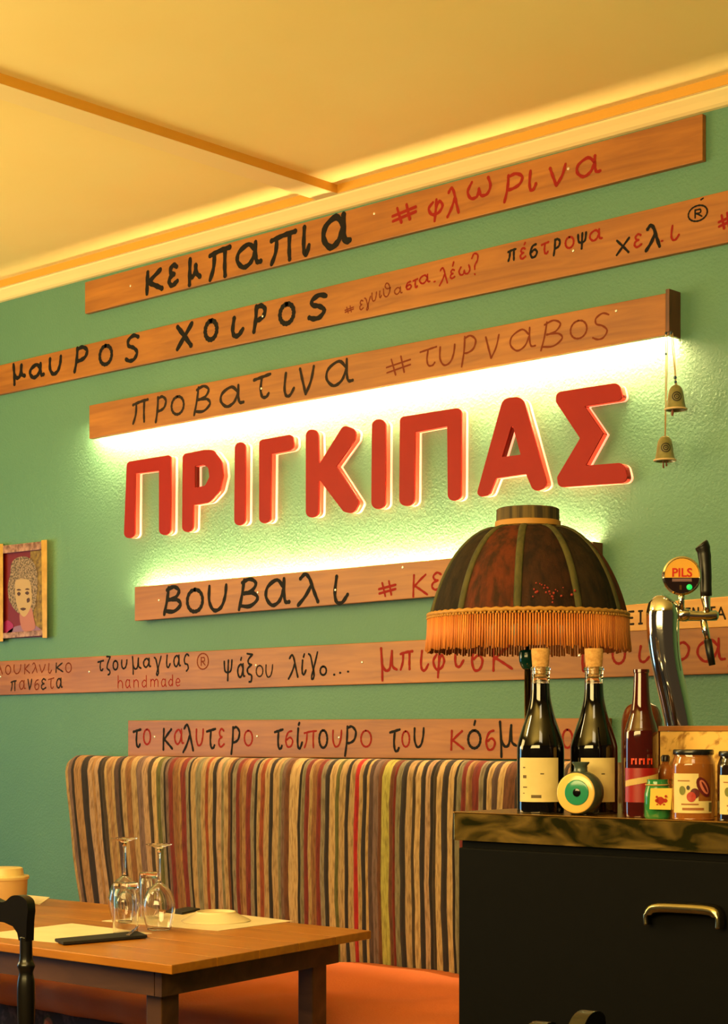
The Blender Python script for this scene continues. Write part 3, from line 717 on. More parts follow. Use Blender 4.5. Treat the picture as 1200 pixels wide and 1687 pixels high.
for uu in (u0+.05, (u0+u1)/2, u1-.05):
    bm = bmesh.new(); box(bm, uu-.03, uu+.03, SEAT_F+.1, SEAT_F+.16, 0, .055); obj('foot', bm, black_wood, root)

# ------------------------------------------------------------------ dining table
ZT = EYE-.48
cN = P(283,1590,z=ZT); cB = P(612,1533,z=ZT)
ex = (cN.x+cB.x)/2
TR = empty('dining_table', (ex-.9, (cN.y+cB.y)/2, 0), 'rustic wooden dining table with dark apron in front of the bench', 'table')
ya, yb = cN.y, cB.y
def skew(bm_):    # the right edge runs exactly through the two visible corners
    for v in bm_.verts:
        t = (v.co.y-ya)/(yb-ya); v.co.x += (cN.x+(cB.x-cN.x)*t)-ex
# boards of the top
nb = 5; wtop = (yb-ya)/nb
for i in range(nb):
    bm = bmesh.new(); box(bm, ex-1.85, ex, ya+wtop*i+.0004, ya+wtop*(i+1)-.0004, ZT-.020, ZT, .0022); skew(bm)
    obj('top_plank', bm, table_m, TR)
ap = .045; za, zb_ = ZT-.020-.060, ZT-.0202
bm = bmesh.new(); box(bm, ex-1.80, ex-.100, ya+ap, ya+ap+.022, za, zb_); skew(bm); obj('apron', bm, apron_m, TR)
bm = bmesh.new(); box(bm, ex-1.80, ex-.100, yb-ap-.022, yb-ap, za, zb_); skew(bm); obj('apron', bm, apron_m, TR)
bm = bmesh.new(); box(bm, ex-.097, ex-.075, ya+ap, yb-ap, za, zb_); skew(bm); obj('apron', bm, apron_m, TR)
bm = bmesh.new(); box(bm, ex-1.82, ex-1.80, ya+ap, yb-ap, za, zb_); skew(bm); obj('apron', bm, apron_m, TR)
for lx, ly in ((ex-.148, ya+ap+.023), (ex-.148, yb-ap-.023-.06), (ex-1.80, ya+ap+.023), (ex-1.80, yb-ap-.023-.06)):
    bm = bmesh.new(); box(bm, lx, lx+.05+.0, ly, ly+.06, 0, zb_, .003); skew(bm); obj('leg', bm, apron_m, TR)

# ------------------------------------------------------------------ things on the table
mat_m = noise_mat('cream_paper_mat', (232,216,180), (240,224,190), (12,12,12), rough=.8)
def flat_sheet(name, px, label, cat, m, t=.0015, group=None):
    pts = [P(x, y, z=ZT+t) for x, y in px]
    bm = bmesh.new(); hexa(bm, pts, [Vector((p.x,p.y,ZT+.0003)) for p in pts])
    return tag(obj(name, bm, m), label, cat, group)
flat_sheet('placemat', [(-40,1540),(96,1553),(250,1537),(118,1521)], 'cream paper placemat under the black cutlery pouch at the near table edge', 'placemat', mat_m, .0014)
flat_sheet('placemat', [(168,1517),(360,1533),(482,1517),(330,1499)], 'cream paper placemat under the white plate at the far table edge', 'placemat', mat_m, .0014)
flat_sheet('placemat', [(20,1482),(66,1490),(82,1478),(40,1474)], 'cream paper placemat at the far left beside the beige cup', 'placemat', mat_m, .0014)
# plate
pc = P(356,1517,z=ZT+.002); pr = .086
bm = bmesh.new()
prof = smooth_prof([(0,.019),(.044,.019),(.048,.024),(.051,.0245),(.054,.020),(.070,.011),(.088,.002),(.0885,.0),(.086,.0005),(.068,.008),(.050,.016),(0,.016)], 4)
lathe(bm, prof, Matrix.Translation(pc), 56, cap=False)
tag(obj('plate', bm, mat('ivory_porcelain', (236,218,176), .25), None, True), 'upturned ivory plate lying on the far cream placemat', 'plate')
# black cutlery pouch
root = empty('cutlery_pouch', P(165,1546,z=ZT+.0016), 'black cutlery pouch with a knife tip at the near edge of the table', 'cutlery')
bm = bmesh.new(); q = [P(90,1551,z=ZT+.0018), P(104,1557,z=ZT+.0018), P(243,1545,z=ZT+.0018), P(226,1538,z=ZT+.0018)]
hexa(bm, [p+Vector((0,0,.007)) for p in q], q, .002); obj('sleeve', bm, mat('black_felt', (24,20,18), .85), root)
bm = bmesh.new(); kn = [P(208,1541,z=ZT+.011), P(226,1527,z=ZT+.012)]
hexa(bm, [kn[0]+Vector((0,0,.002)), kn[0]+Vector((.008,.004,.002)), kn[1]+Vector((.006,.003,.002)), kn[1]+Vector((0,0,.002))], [kn[0], kn[0]+Vector((.008,.004,0)), kn[1]+Vector((.006,.003,0)), kn[1]], .0006)
o = obj('knife', bm, steel_m, root); o['label'] = 'steel knife blade end'
bm = bmesh.new(); q = [P(276,1504,z=ZT+.0018), P(300,1507,z=ZT+.0018), P(330,1500,z=ZT+.0018), P(310,1497,z=ZT+.0018)]
hexa(bm, [p+Vector((0,0,.006)) for p in q], q, .0015); tag(obj('cutlery_pouch', bm, MATS['black_felt']), 'black cutlery pouch partly hidden behind the white plate', 'cutlery')

def wine_glass(x, ybase, label, ytop):
    c = P(x, ybase, z=ZT+.0016); s = depth(c)/F; H = (ybase-ytop)*s; k = H/.215
    root = empty('wine_glass', c, label, 'wine glass', 'upturned wine glasses')
    # upside down: rim at the bottom, foot on top. outer profile then inner profile
    out = smooth_prof([(.030,0),(.0365,.022),(.041,.048),(.040,.070),(.031,.096),(.016,.112),(.006,.120),(.0038,.128)], 5)
    inn = smooth_prof([(.0,.1165),(.010,.112),(.029,.0955),(.0385,.070),(.0395,.048),(.035,.022),(.0288,0)], 5)
    bm = bmesh.new(); lathe(bm, [(r*k, z*k) for r, z in out]+[(0.0038*k,.129*k),(0,.129*k)], Matrix.Translation(c), 44, cap=False)
    bm2 = bmesh.new()
    bm.free(); bm = bmesh.new()
    stem = [(.0034,.140),(.0032,.165),(.0036,.190),(.006,.203)]
    foot = smooth_prof([(.006,.203),(.016,.209),(.031,.2135),(.033,.215),(.031,.2162),(0,.2165)], 3)
    full = [(0.0,.1165)]
    prof = [(r*k, z*k) for r, z in (inn+[(.0295,-.0004+.0004)]+out+stem+foot)]
    lathe(bm, prof, Matrix.Translation(c), 44, cap=False); bm2.free()
    obj('bowl', bm, clear_glass, root, True)
    return root
def tumbler(x, ybase, ytop, wpx, label):
    c = P(x, ybase, z=ZT+.0016); s = depth(c)/F; h = (ybase-ytop)*s; r = wpx*s/2
    bm = bmesh.new()
    prof = [(r*.93,0),(r*.96,h*.3),(r*.98,h*.7),(r*.99,h*.93),(r*.94,h*.985),(r*.86,h),(0,h),]
    inn = [(0,h-.016),(r*.76,h-.015),(r*.86,h-.026),(r*.90,h*.6),(r*.88,h*.3),(r*.85,0),(r*.89,-.0003+.0003)]
    lathe(bm, inn+prof, Matrix.Translation(c), 40, cap=False)
    return tag(obj('tumbler', bm, clear_glass, None, 40), label, 'tumbler', 'upturned tumblers')
wine_glass(205, 1519, 'upturned wine glass on the left, behind a tumbler', 1381)
wine_glass(262, 1531, 'upturned wine glass on the right, standing before a tumbler', 1391)
tumbler(207, 1536, 1453, 44, 'upturned clear tumbler in front of the left wine glass')
tumbler(246, 1512, 1437, 34, 'upturned clear tumbler behind the right wine glass')
# beige cup with lid
c = P(6,1490,z=ZT+.0005); s = depth(c)/F
root = empty('lidded_cup', c, 'beige lidded cup cut by the left edge of the picture', 'cup')
bm = bmesh.new(); lathe(bm, [(0,0),(36*s,0),(37*s,2*s),(39*s,42*s),(0,42*s)], Matrix.Translation(c), 40, cap=False); obj('body', bm, mat('kraft_beige', (206,168,110), .6), root, 40)
bm = bmesh.new(); lathe(bm, [(0,42*s+.0002),(41*s,42*s+.0002),(42*s,46*s),(41*s,48*s),(33*s,48.5*s),(31*s,60*s),(29*s,61*s),(0,61*s)], Matrix.Translation(c), 40, cap=False); obj('lid', bm, mat('cream_plastic', (228,204,140), .4), root, 40)

# ------------------------------------------------------------------ black chairs
def chair(loc, rz, label, htop=.95):
    root = empty('dining_chair', loc, label, 'chair', rz=rz)
    def part(name, bm, m=black_wood, sm=40):
        o = obj(name, bm, m, root, sm, local=True); return o
    # crest rail with ears
    top = [(-.225,-.012),(-.222,.004),(-.21,.011),(-.195,.013),(-.178,.010),(-.163,.001),(-.148,-.001),(-.12,.005),(-.098,.016),(-.075,.017),(-.05,.006),(0,.0)]
    top = top+[(-x, z) for x, z in top[::-1][1:]]
    bot = [(.222,-.03),(.2205,-.062),(.2,-.062),(.196,-.05),(.184,-.040),(.16,-.035),(.0,-.032)]
    bot = bot+[(-x, z) for x, z in bot[::-1][1:]]
    pol = crom(top, 3)+bot
    bm = bmesh.new(); prism(bm, pol, lambda p: Vector((p[0], -.2-.008, htop-.012+p[1])), lambda p: Vector((p[0], -.2+.008, htop-.012+p[1])))
    part('crest_rail', bm)
    for sx in (-1, 1):
        bm = bmesh.new()
        pr = [(.0105,.0),(.0115,.2),(.014,.42),(.0115,.45),(.0165,.475),(.0115,.50),(.0145,.56),(.0165,.62),(.0125,.66),(.0160,.68),(.0115,.70),(.0145,.745),(.0150,.80),(.0118,.822),(.0150,.834),(.0112,.845),(.0105,.87),(.0105,htop-.068)]
        lathe(bm, smooth_prof(pr, 4), Matrix.Translation((sx*.21, -.2, 0)), 16); part('back_post', bm, sm=True)
        bm = bmesh.new(); pr = [(.010,0),(.013,.05),(.0175,.2),(.013,.3),(.018,.33),(.014,.36),(.018,.43)]
        lathe(bm, smooth_prof(pr, 4), Matrix.Translation((sx*.2, .2, 0)), 16); part('leg', bm, sm=True)
        bm = bmesh.new(); tube(bm, [(sx*.21,-.19,.18),(sx*.2,.19,.18)], .009, 10); part('stretcher', bm, sm=True)
    for zz in (.56, .66):
        bm = bmesh.new(); tube(bm, crom([(-.205,-.2,zz),(-.1,-.2,zz-.012),(0,-.2,zz+.006),(.1,-.2,zz-.012),(.205,-.2,zz)], 5), .010, 10); part('back_slat', bm, sm=True)
    for yy in (-.19, .19):
        bm = bmesh.new(); tube(bm, [(-.2,yy,.24),(.2,yy,.24)], .009, 10); part('stretcher', bm, sm=True)
    bm = bmesh.new(); box(bm, -.225, .225, -.185, .235, .425, .447, .006); part('seat', bm)
    bm = bmesh.new(); box(bm, -.205, .205, -.175, .22, .448, .478, .012); o = part('seat_pad', bm, flo_m); o['label'] = 'dark floral seat pad'
    return root
p1 = P(46, 1500, Y=1.86)
pe = P(40, 1476, z=.95); d_ = Vector((CT, ST, 0))
chair((pe.x-.205, pe.y+.2, 0), 0, 'black turned wooden chair tucked to the table at the left edge')
pe = P(968, 1664, z=.952)
rz = math.atan2(.973, -.224)
off = Matrix.Rotation(rz, 3, 'Z') @ Vector((.195, -.2, 0))
chair((pe.x-off.x, pe.y-off.y, 0), rz, 'black wooden chair whose scalloped top just shows at the bottom edge')

# ------------------------------------------------------------------ bar counter
ZC = EYE-.15
cF = P(748,1337,z=ZC); CY = cF.y; CU = cF.x; CR = .75; CD = .58
root = empty('bar_counter', ((CU+CR)/2, CY+CD/2, 0), 'black bar counter with a mottled olive top edge and a cup handle', 'counter')
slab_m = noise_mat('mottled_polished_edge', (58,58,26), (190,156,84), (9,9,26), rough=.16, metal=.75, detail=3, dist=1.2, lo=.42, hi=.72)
blk_m = noise_mat('matt_black_panel', (3,3,3), (4,4,4), (30,30,30), rough=.75, Specular_IOR_Level=.12)
th = 47/F*depth(cF)
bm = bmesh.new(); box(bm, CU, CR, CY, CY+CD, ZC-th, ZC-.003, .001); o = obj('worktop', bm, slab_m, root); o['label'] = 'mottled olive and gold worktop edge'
bm = bmesh.new(); box(bm, CU, CR, CY-.0015, CY+CD, ZC-.0028, ZC, .0008); obj('top_highlight', bm, brass_m, root)  # thin brass layer added as the bright highlight along the top bevel
bm = bmesh.new(); box(bm, CU+.012, CR, CY+.012, CY+CD-.02, 0, ZC-th-.0005); obj('body', bm, blk_m, root)
dq = P(757,1396,Y=CY-.004)
hw = P(1122,1508,Y=CY-.004)
dr = bmesh.new(); box(dr, dq.x, .28, CY-.006, CY+.0115, .30, dq.z, .003); dro = obj('drawer', dr, blk_m, root)
bm = bmesh.new(); box(bm, .286, CR, CY-.006, CY+.0115, .30, dq.z, .003); obj('drawer', bm, blk_m, root)
bm = bmesh.new(); box(bm, dq.x, CR, CY-.004, CY+.0115, .06, .294, .003); obj('kick_panel', bm, blk_m, root)
# cup handle
def cup():
    """arched pull: a wide bright rim bowed out from the drawer, hollow underneath"""
    Yh = CY-.026
    pth = crom([(1061,1524),(1060,1508),(1066,1494),(1082,1488.5),(1122,1489.5),(1164,1492.5),(1180,1499),(1186,1514),(1186,1531)], 5)
    bm = bmesh.new(); rows = []
    n = len(pth)
    for i, (x, y) in enumerate(pth):
        p = P(x, y, Y=Yh); q = P(*pth[max(i-1,0)], Y=Yh); r = P(*pth[min(i+1,n-1)], Y=Yh)
        t = (r-q).normalized(); nn = Vector((-t.z, 0, t.x))   # points up / outwards
        if nn.dot(p-P(1122,1525,Y=Yh)) < 0: nn = -nn
        w_ = .0165 if .15 < i/(n-1) < .85 else .0085
        o0, o1 = p+nn*0, p-nn*w_
        back = Vector((o0.x, CY-.0062, o0.z))+nn*.002
        mid = Vector((o0.x, CY-.018, o0.z))+nn*.0008
        f0 = Vector((o0.x, Yh-.003, o0.z))-nn*w_*.35; f1 = Vector((o0.x, Yh-.003, o0.z))-nn*w_*.75
        inn = o1+Vector((0,.004,0)); inb = Vector((o0.x, CY-.0062, o0.z))-nn*.004; inm = Vector((o0.x, CY-.017, o0.z))-nn*.005
        rows.append([bm.verts.new(v) for v in (back, mid, o0, f0, f1, o1, inn, inm, inb)])
    for u, v in zip(rows, rows[1:]):
        for k in range(9):
            j = (k+1) % 9; bm.faces.new((u[k], v[k], v[j], u[j]))
    bm.faces.new(rows[0]); bm.faces.new(rows[-1])
    return bm
o = obj('handle', cup(), mat('worn_steel_handle', (170,160,120), .22, 1), dro, True); o['label'] = 'metal cup handle'

# ------------------------------------------------------------------ table lamp with fringed dome shade
lc = P(870,1200,Y=3.13); lc.z = 0
S = depth(lc)/F
def lz(y): return EYE+(HY-y)*S
shade_m = None
def shade_mat(name, c0, c1):
    return noise_mat(name, c0, c1, (60,60,4), rough=.8, detail=5, lo=.38, hi=.62, bump=.3, bscale=140, Subsurface_Weight=0)
pan_cols = [('shade_dark_brown', (34,26,14), (62,44,22)), ('shade_olive', (54,54,22), (80,74,32)), ('shade_rust', (72,40,16), (126,56,22)), ('shade_umber', (44,26,14), (76,42,20))]
pm = [shade_mat(*p) for p in pan_cols]
lroot = empty('fringed_lamp', lc, 'standing lamp with dark panelled dome shade and amber fringe behind the bottles', 'lamp')
NP = 10
domeprof = crom([(51,870),(66,873),(84,881),(104,897),(124,921),(140,950),(152,980),(159,1004),(162,1017)], 4)
axis = Vector((lc.x, lc.y, 0))
def dome_pt(r, y, phi, bulge=0): 
    rr = r*S*(1+bulge); return Vector((axis.x+rr*math.cos(phi), axis.y+rr*math.sin(phi), lz(y)))
order = [0,1,0,2,3,0,1,3,0,2]
view = math.atan2(-CT, ST)+.12     # direction from lamp towards the room
for k in range(NP):
    bm = bmesh.new(); ns = 12; g = []
    a0 = view+2*PI*(k-.5)/NP
    for i in range(ns+1):
        t = i/ns; phi = a0+2*PI/NP*t; b = .030*math.sin(PI*t)-.018
        g.append([bm.verts.new(dome_pt(r, y, phi, b*min(1,(y-868)/30))) for r, y in domeprof])
    for a, b in zip(g, g[1:]):
        for j in range(len(domeprof)-1): bm.faces.new((a[j], b[j], b[j+1], a[j+1]))
    bmesh.ops.solidify(bm, geom=list(bm.faces), thickness=.0015)
    o = obj('shade_panel', bm, pm[[3,0,2,0,1,0,3,0,0,2][k]], lroot, 60)
    if [3,0,2,0,1,0,3,0,0,2][k] == 2: o['label'] = 'rust coloured shade panel'
    bm = bmesh.new()
    for side in (0,):
        tube(bm, [dome_pt(r, y, a0, -.010) for r, y in domeprof], [.0085 if 2 < i < 30 else .006 for i in range(len(domeprof))], 8, flat=.5)
    obj('seam_roll', bm, pm[1], lroot, True)
bm = bmesh.new(); lathe(bm, [(0,lz(838)),(48*S,lz(838)),(51.5*S,lz(840)),(52*S,lz(862)),(52*S,lz(870)),(0,lz(870))], Matrix.Translation(axis), 48, cap=False)
obj('cap', bm, noise_mat('striped_cap_cloth', (44,34,18), (104,84,40), (70,70,2), rough=.8, lo=.4, hi=.6), lroot, 40)
trim_gold = mat('gold_braid', (178,126,50), .6)
bm = bmesh.new(); lathe(bm, [(52.2*S,lz(859)),(54*S,lz(860)),(54*S,lz(868)),(52.2*S,lz(869)),(52.2*S,lz(859))], Matrix.Translation(axis), 48, cap=False); obj('cap_braid', bm, trim_gold, lroot, 40)
bm = bmesh.new()
tube(bm, [Vector((axis.x+163.5*S*math.cos(a), axis.y+163.5*S*math.sin(a), lz(1014)+.0012*math.sin(a*60))) for a in [2*PI*i/240 for i in range(240)]], .0048, 8, closed=True)
for i in range(150):
    a = 2*PI*i/150; q = Vector((axis.x+165*S*math.cos(a), axis.y+165*S*math.sin(a), lz(1019))); sphere(bm, q, .0034, 6)
obj('fringe_braid', bm, trim_gold, lroot, True)
fr_m = noise_mat('amber_fringe', (184,98,34), (224,138,58), (90,90,3), rough=.6, Transmission_Weight=0)
bm = bmesh.new(); nf = 230; random.seed(3)
for i in range(nf):
    a = 2*PI*i/nf; w1 = random.uniform(-.0012,.0012); yb_ = 1073+random.uniform(-3,3)
    r0 = 164.5*S; r1 = (167+random.uniform(-1.5,1.5))*S
    tube(bm, [Vector((axis.x+r0*math.cos(a), axis.y+r0*math.sin(a), lz(1020))), Vector((axis.x+(r0+.001)*math.cos(a+w1), axis.y+(r0+.001)*math.sin(a+w1), lz(1045))), Vector((axis.x+r1*math.cos(a+w1*2), axis.y+r1*math.sin(a+w1*2), lz(yb_)))], [.0021,.0026,.0024], 5)
o = obj('fringe', bm, fr_m, lroot, True); o['kind'] = 'stuff'; o['label'] = 'amber thread fringe'
bm = bmesh.new(); lathe(bm, smooth_prof([(0,0),(.11,0),(.112,.008),(.10,.018),(.03,.03),(.0075,.06)], 3)+[(.0075,.1),(.0075,lz(1100))], Matrix.Translation(lc), 24); obj('stem', bm, brass_m, lroot, True)
bm = bmesh.new(); lathe(bm, smooth_prof([(0,lz(1103)),(.011,lz(1102)),(.018,lz(1092)),(.0195,lz(1080)),(.017,lz(1072)),(0,lz(1070))], 4), Matrix.Translation(axis), 24, cap=False); o = obj('socket', bm, mat('bottle_green_glass', (8,58,50), .1), lroot, True); o['label'] = 'dark green lamp socket'
bm = bmesh.new(); tube(bm, [Vector((axis.x, axis.y, lz(1072))), Vector((axis.x, axis.y, lz(868)))], .004, 10); obj('harp', bm, brass_m, lroot, True)
bm = bmesh.new()
for k in range(3):
    a = k*PI*2/3; tube(bm, [Vector((axis.x, axis.y, lz(880))), Vector((axis.x+50*S*math.cos(a), axis.y+50*S*math.sin(a), lz(873)))], .0015, 6)
obj('shade_spokes', bm, brass_m, lroot, True)
# small pink flowers stitched on the front panel
bm = bmesh.new(); random.seed(11)
for k in range(26):
    phi = view-.02+random.gauss(0,.09); y = 985+random.gauss(0,9); 
    r = 154 if y < 990 else 159
    q = dome_pt(r, y, phi, .016); sphere(bm, q, random.uniform(.0015,.003), 6)
o = obj('embroidered_flower', bm, mat('coral_thread', (150,48,36), .8), lroot, True); o['label'] = 'coral flower stitching'

# ------------------------------------------------------------------ bottles and jars on the counter
wine_m = mat('dark_wine_glass', (5,4,4), .06, 0, Coat_Weight=.6)
label_m = noise_mat('cream_label', (206,186,128), (216,196,140), (20,20,20), rough=.6)
cork_m = noise_mat('cork', (180,132,74), (206,160,98), (160,160,160), rough=.85)
print_m = mat('label_print', (96,80,50), .7)
def at_counter(x, Y): p = P(x, 1200, Y=Y); p.z = ZC; return p
def arc_patch(bm, c, r, z0, z1, a0, a1, n=14, mi=0):
    rows = []
    for i in range(n+1):
        a = a0+(a1-a0)*i/n
        rows.append((bm.verts.new((c.x+r*math.cos(a), c.y+r*math.sin(a), z0)), bm.verts.new((c.x+r*math.cos(a), c.y+r*math.sin(a), z1))))
    for p, q in zip(rows, rows[1:]):
        f = bm.faces.new((p[0], q[0], q[1], p[1])); f.material_index = mi
VD = math.atan2(-CT, ST)      # towards the camera
def wine_bottle(x, Y, label, lab_a0, lab_a1):
    c = at_counter(x, Y); s = depth(c)/F
    root = empty('wine_bottle', c, label, 'bottle', 'corked wine bottles on the counter')
    T = Matrix.Translation(c)
    def z(y): return (1337-y)*s
    body = smooth_prof([(0,.002),(36*s,0),(38.5*s,3*s),(39*s,10*s),(39*s,z(1240)),(37.5*s,z(1222)),(31*s,z(1200)),(23.5*s,z(1178)),(17.5*s,z(1153)),(15.5*s,z(1135)),(15.2*s,z(1124))], 4)
    bm = bmesh.new(); lathe(bm, body+[(0,z(1124))], T, 48, cap=False); obj('body', bm, wine_m, root, 60)
    bm = bmesh.new(); lathe(bm, [(15.2*s,z(1123.6)),(15*s,z(1108)),(15.2*s,z(1103)),(16.5*s,z(1102)),(16.5*s,z(1098)),(15.6*s,z(1097)),(9.5*s,z(1097)),(9.5*s,z(1108)),(12*s,z(1110)),(13*s,z(1123.6)),(15.2*s,z(1123.6))], T, 36, cap=False); o = obj('neck', bm, clear_glass, root, 50); o['label'] = 'clear glass neck'
    bm = bmesh.new(); lathe(bm, [(0,z(1112)),(9*s,z(1112)),(9.3*s,z(1097.2)),(13.5*s,z(1096.6)),(15.5*s,z(1069)),(14.5*s,z(1066.5)),(0,z(1066))], T, 28, cap=False); obj('cork', bm, cork_m, root, 50)
    bm = bmesh.new(); r = 39*s+.0004; arc_patch(bm, c, r, ZC+z(1318), ZC+z(1246), VD+lab_a0, VD+lab_a1, 24); lb = obj('label_paper', bm, label_m, root, True); lb['label'] = 'cream label'
    bm = bmesh.new()
    rows = [(.52,1262,4,2),(.52,1277,6,5),(.52,1294,7,2),(.52,1304,3,1.4),(.15,1272,5,2),(.12,1309,14,5)]
    for fa, yy, wpx, hpx in rows:
        a = VD+lab_a0+(lab_a1-lab_a0)*(.12 if fa > .3 else .55 if wpx < 10 else .34)
        arc_patch(bm, c, r+.0004, ZC+z(yy+hpx/2), ZC+z(yy-hpx/2), a, a+wpx*1.2/39, 4)
    obj('label_text', bm, print_m, lb)
    return root
wine_bottle(891, 2.765, 'left corked wine bottle under the lamp, cream label in full view', -1.12, .72)
wine_bottle(979, 2.83, 'right corked wine bottle, its label half hidden by the eye flask', -.7, .9)

# round flask painted as an eye
c = at_counter(957, 2.735); s = depth(c)/F
root = empty('eye_flask', c, 'grey-green ceramic flask painted with a large eye', 'flask')
ad = Vector((math.cos(VD-.50), math.sin(VD-.50), 0)); rr = 36.5*s
cc = c+Vector((0,0,rr+.0005))
M = facing(cc, ad)
fl_m = noise_mat('greygreen_glaze', (52,66,60), (74,88,78), (30,30,30), rough=.25)
bm = bmesh.new(); lathe(bm, smooth_prof([(0,-.034),(rr*.5,-.033),(rr*.86,-.026),(rr*.99,-.010),(rr,.004),(rr*.95,.020),(rr*.9,.024)], 4)+[(0,.026)], M, 48, cap=False); obj('body', bm, fl_m, root, 50)
def disc(name, r, off, m, dx=0, dz=0, dome=.003):
    bm = bmesh.new(); lathe(bm, smooth_prof([(0,off+dome),(r*.5,off+dome*.8),(r*.85,off+dome*.4),(r*.98,off),(r,off-.002)], 3), facing(cc+Vector((0,0,dz))+Vector((ad.y,-ad.x,0))*-dx, ad), 40, cap=False); return obj(name, bm, m, root, True)
disc('eye_white', rr*.91, .0255, mat('yellow_white_glaze', (226,186,104), .15), 0, 0, .004)
disc('iris', rr*.58, .0292, mat('teal_glaze', (44,134,104), .12), .0035, .001, .0015)
disc('pupil', rr*.19, .0312, mat('black_glaze', (10,10,10), .1), .0045, .001, .0008)
bm = bmesh.new(); tz = cc.z+rr-.003
lathe(bm, [(.0135,0),(.0125,.006),(.0125,.012),(.0165,.0165),(.0165,.019),(.012,.019),(.010,.012),(.010,0)], Matrix.Translation((cc.x, cc.y, tz)), 28, cap=False); obj('neck', bm, fl_m, root, 50)

# brown glass bottles
beer_m = glass('amber_brown_glass', (120,30,12), .03, 1.4, .75)
c = at_counter(1057, 2.745); s = depth(c)/F
root = empty('beer_bottle', c, 'slim brown beer bottle with red label beside the eye flask', 'bottle')
def z(y): return (1343-y)*s
T = Matrix.Translation(c)
bm = bmesh.new(); lathe(bm, smooth_prof([(0,.002),(25*s,0),(27.5*s,4*s),(28*s,14*s),(28*s,z(1215)),(26*s,z(1196)),(18.5*s,z(1172)),(14.5*s,z(1150)),(12.5*s,z(1120)),(12*s,z(1106))], 4)+[(13.2*s,z(1105)),(13.2*s,z(1100)),(0,z(1100))], T, 40, cap=False); obj('body', bm, mat('dark_amber_bottle', (58,12,8), .06, 0, Coat_Weight=.5), root, 50)
bm = bmesh.new(); arc_patch(bm, c, 28*s+.0005, ZC+z(1318), ZC+z(1262), VD-1.3, VD+1.2, 24); lb = obj('label_paper', bm, mat('red_label', (140,14,14), .4), root, True); lb['label'] = 'red label'
bm = bmesh.new()
for i in range(14):   # slanting cream band
    a0 = VD-1.25+2.4*i/14; a1 = a0+2.4/14; yy = 1288-8*i/14*1.6
    r_ = 28*s+.0009
    v = [bm.verts.new((c.x+r_*math.cos(a), c.y+r_*math.sin(a), ZC+z(yq))) for a, yq in ((a0,yy+5),(a1,yy+5-8*1.6/14),(a1,yy-5-8*1.6/14),(a0,yy-5))]
    bm.faces.new(v)
o = obj('label_band', bm, mat('cream_band', (190,160,96), .5), lb)
bm = text_mesh('MAMMOS'[:4]+'A', .012) if False else bmesh.new()
for i, a in enumerate([-.75,-.5,-.28,-.05,.18,.42]):
    arc_patch(bm, c, 28*s+.0011, ZC+z(1256), ZC+z(1246), VD+a, VD+a+.09, 2); 
    if i % 2 == 0: arc_patch(bm, c, 28*s+.0011, ZC+z(1249), ZC+z(1246), VD+a, VD+a+.2, 2)
o = obj('label_lettering', bm, mat('orange_red_print', (210,60,30), .4), lb)
c = at_counter(1058, 2.90); s = depth(c)/F; T = Matrix.Translation(c)
def z(y): return (1336-y)*s
bm = bmesh.new(); lathe(bm, smooth_prof([(0,.002),(30*s,0),(33*s,5*s),(33.5*s,20*s),(33.5*s,z(1200)),(32*s,z(1180)),(26*s,z(1163)),(14*s,z(1155)),(10*s,z(1150)),(10*s,z(1138))], 4)+[(0,z(1138))], T, 40, cap=False)
tag(obj('round_bottle', bm, mat('brown_stoneware', (96,42,20), .2), None, 60), 'broad brown round-shouldered bottle behind the slim beer bottle', 'bottle')
c = at_counter(1097, 2.80); s = depth(c)/F; T = Matrix.Translation(c)
root = empty('small_flask', c, 'small round amber flask with dark stopper behind the green candle jar', 'flask')
bm = bmesh.new(); lathe(bm, smooth_prof([(0,.001),(10*s,0),(13*s,20*s),(12*s,55*s),(14*s,62*s),(14.5*s,72*s),(11*s,82*s),(6*s,86*s)], 4)+[(6*s,90*s),(0,90*s)], T, 28, cap=False); obj('body', bm, mat('amber_glaze', (150,84,34), .2), root, True)
bm = bmesh.new(); lathe(bm, [(0,90.3*s),(7*s,90.3*s),(7.5*s,98*s),(5*s,101*s),(0,101*s)], T, 20, cap=False); obj('stopper', bm, mat('dark_stopper', (30,18,22), .3), root, 50)

# green candle jar with a tag
c = at_counter(1084, 2.728); s = depth(c)/F; T = Matrix.Translation(c)
root = empty('green_jar', c, 'short green jar with a small yellow tag tied on', 'jar')
bm = bmesh.new(); lathe(bm, [(0,.001),(20*s,0),(22*s,3*s),(22*s,40*s),(19*s,54*s),(17*s,60*s),(17.5*s,64*s),(0,64*s)], T, 36, cap=False); obj('body', bm, mat('green_glass_paint', (46,120,66), .12), root, 50)
bm = bmesh.new(); tube(bm, [c+Vector((19.6*s*math.cos(a), 19.6*s*math.sin(a), 55*s)) for a in [2*PI*i/28 for i in range(28)]], .0014, 6, closed=True); obj('string', bm, string_m, root, True)
tdir = Vector((math.cos(VD+.05), math.sin(VD+.05), 0)); tx = Vector((-tdir.y, tdir.x, 0))
tc_ = c+tdir*(22*s+.004); 
def tagpt(a, b, d=0): return tc_+tx*(a*s)+Vector((0,0,b*s))+tdir*(d-.00)
bm = bmesh.new(); hexa(bm, [tagpt(-17,50), tagpt(18,50), tagpt(15,15,.006), tagpt(-20,16,.006)], [tagpt(-17,50,-.0008), tagpt(18,50,-.0008), tagpt(15,15,.0052), tagpt(-20,16,.0052)]); tg = obj('tag', bm, mat('yellow_tag', (226,196,84), .6), root)
bm = bmesh.new()
for a, b, r in [(-2,30,6.5),(-8,30,3),(6,30,3.5),(-8,36,2),(7,37,2.2),(-7,23,2),(-2,22,2),(4,23,2)]:
    q = tagpt(a, b, .0036); ring = [bm.verts.new(q+tx*(r*s*math.cos(t))+Vector((0,0,r*s*math.sin(t)))+tdir*(.0012-b*s*0)) for t in [2*PI*i/10 for i in range(10)]]
    bm.faces.new(ring)
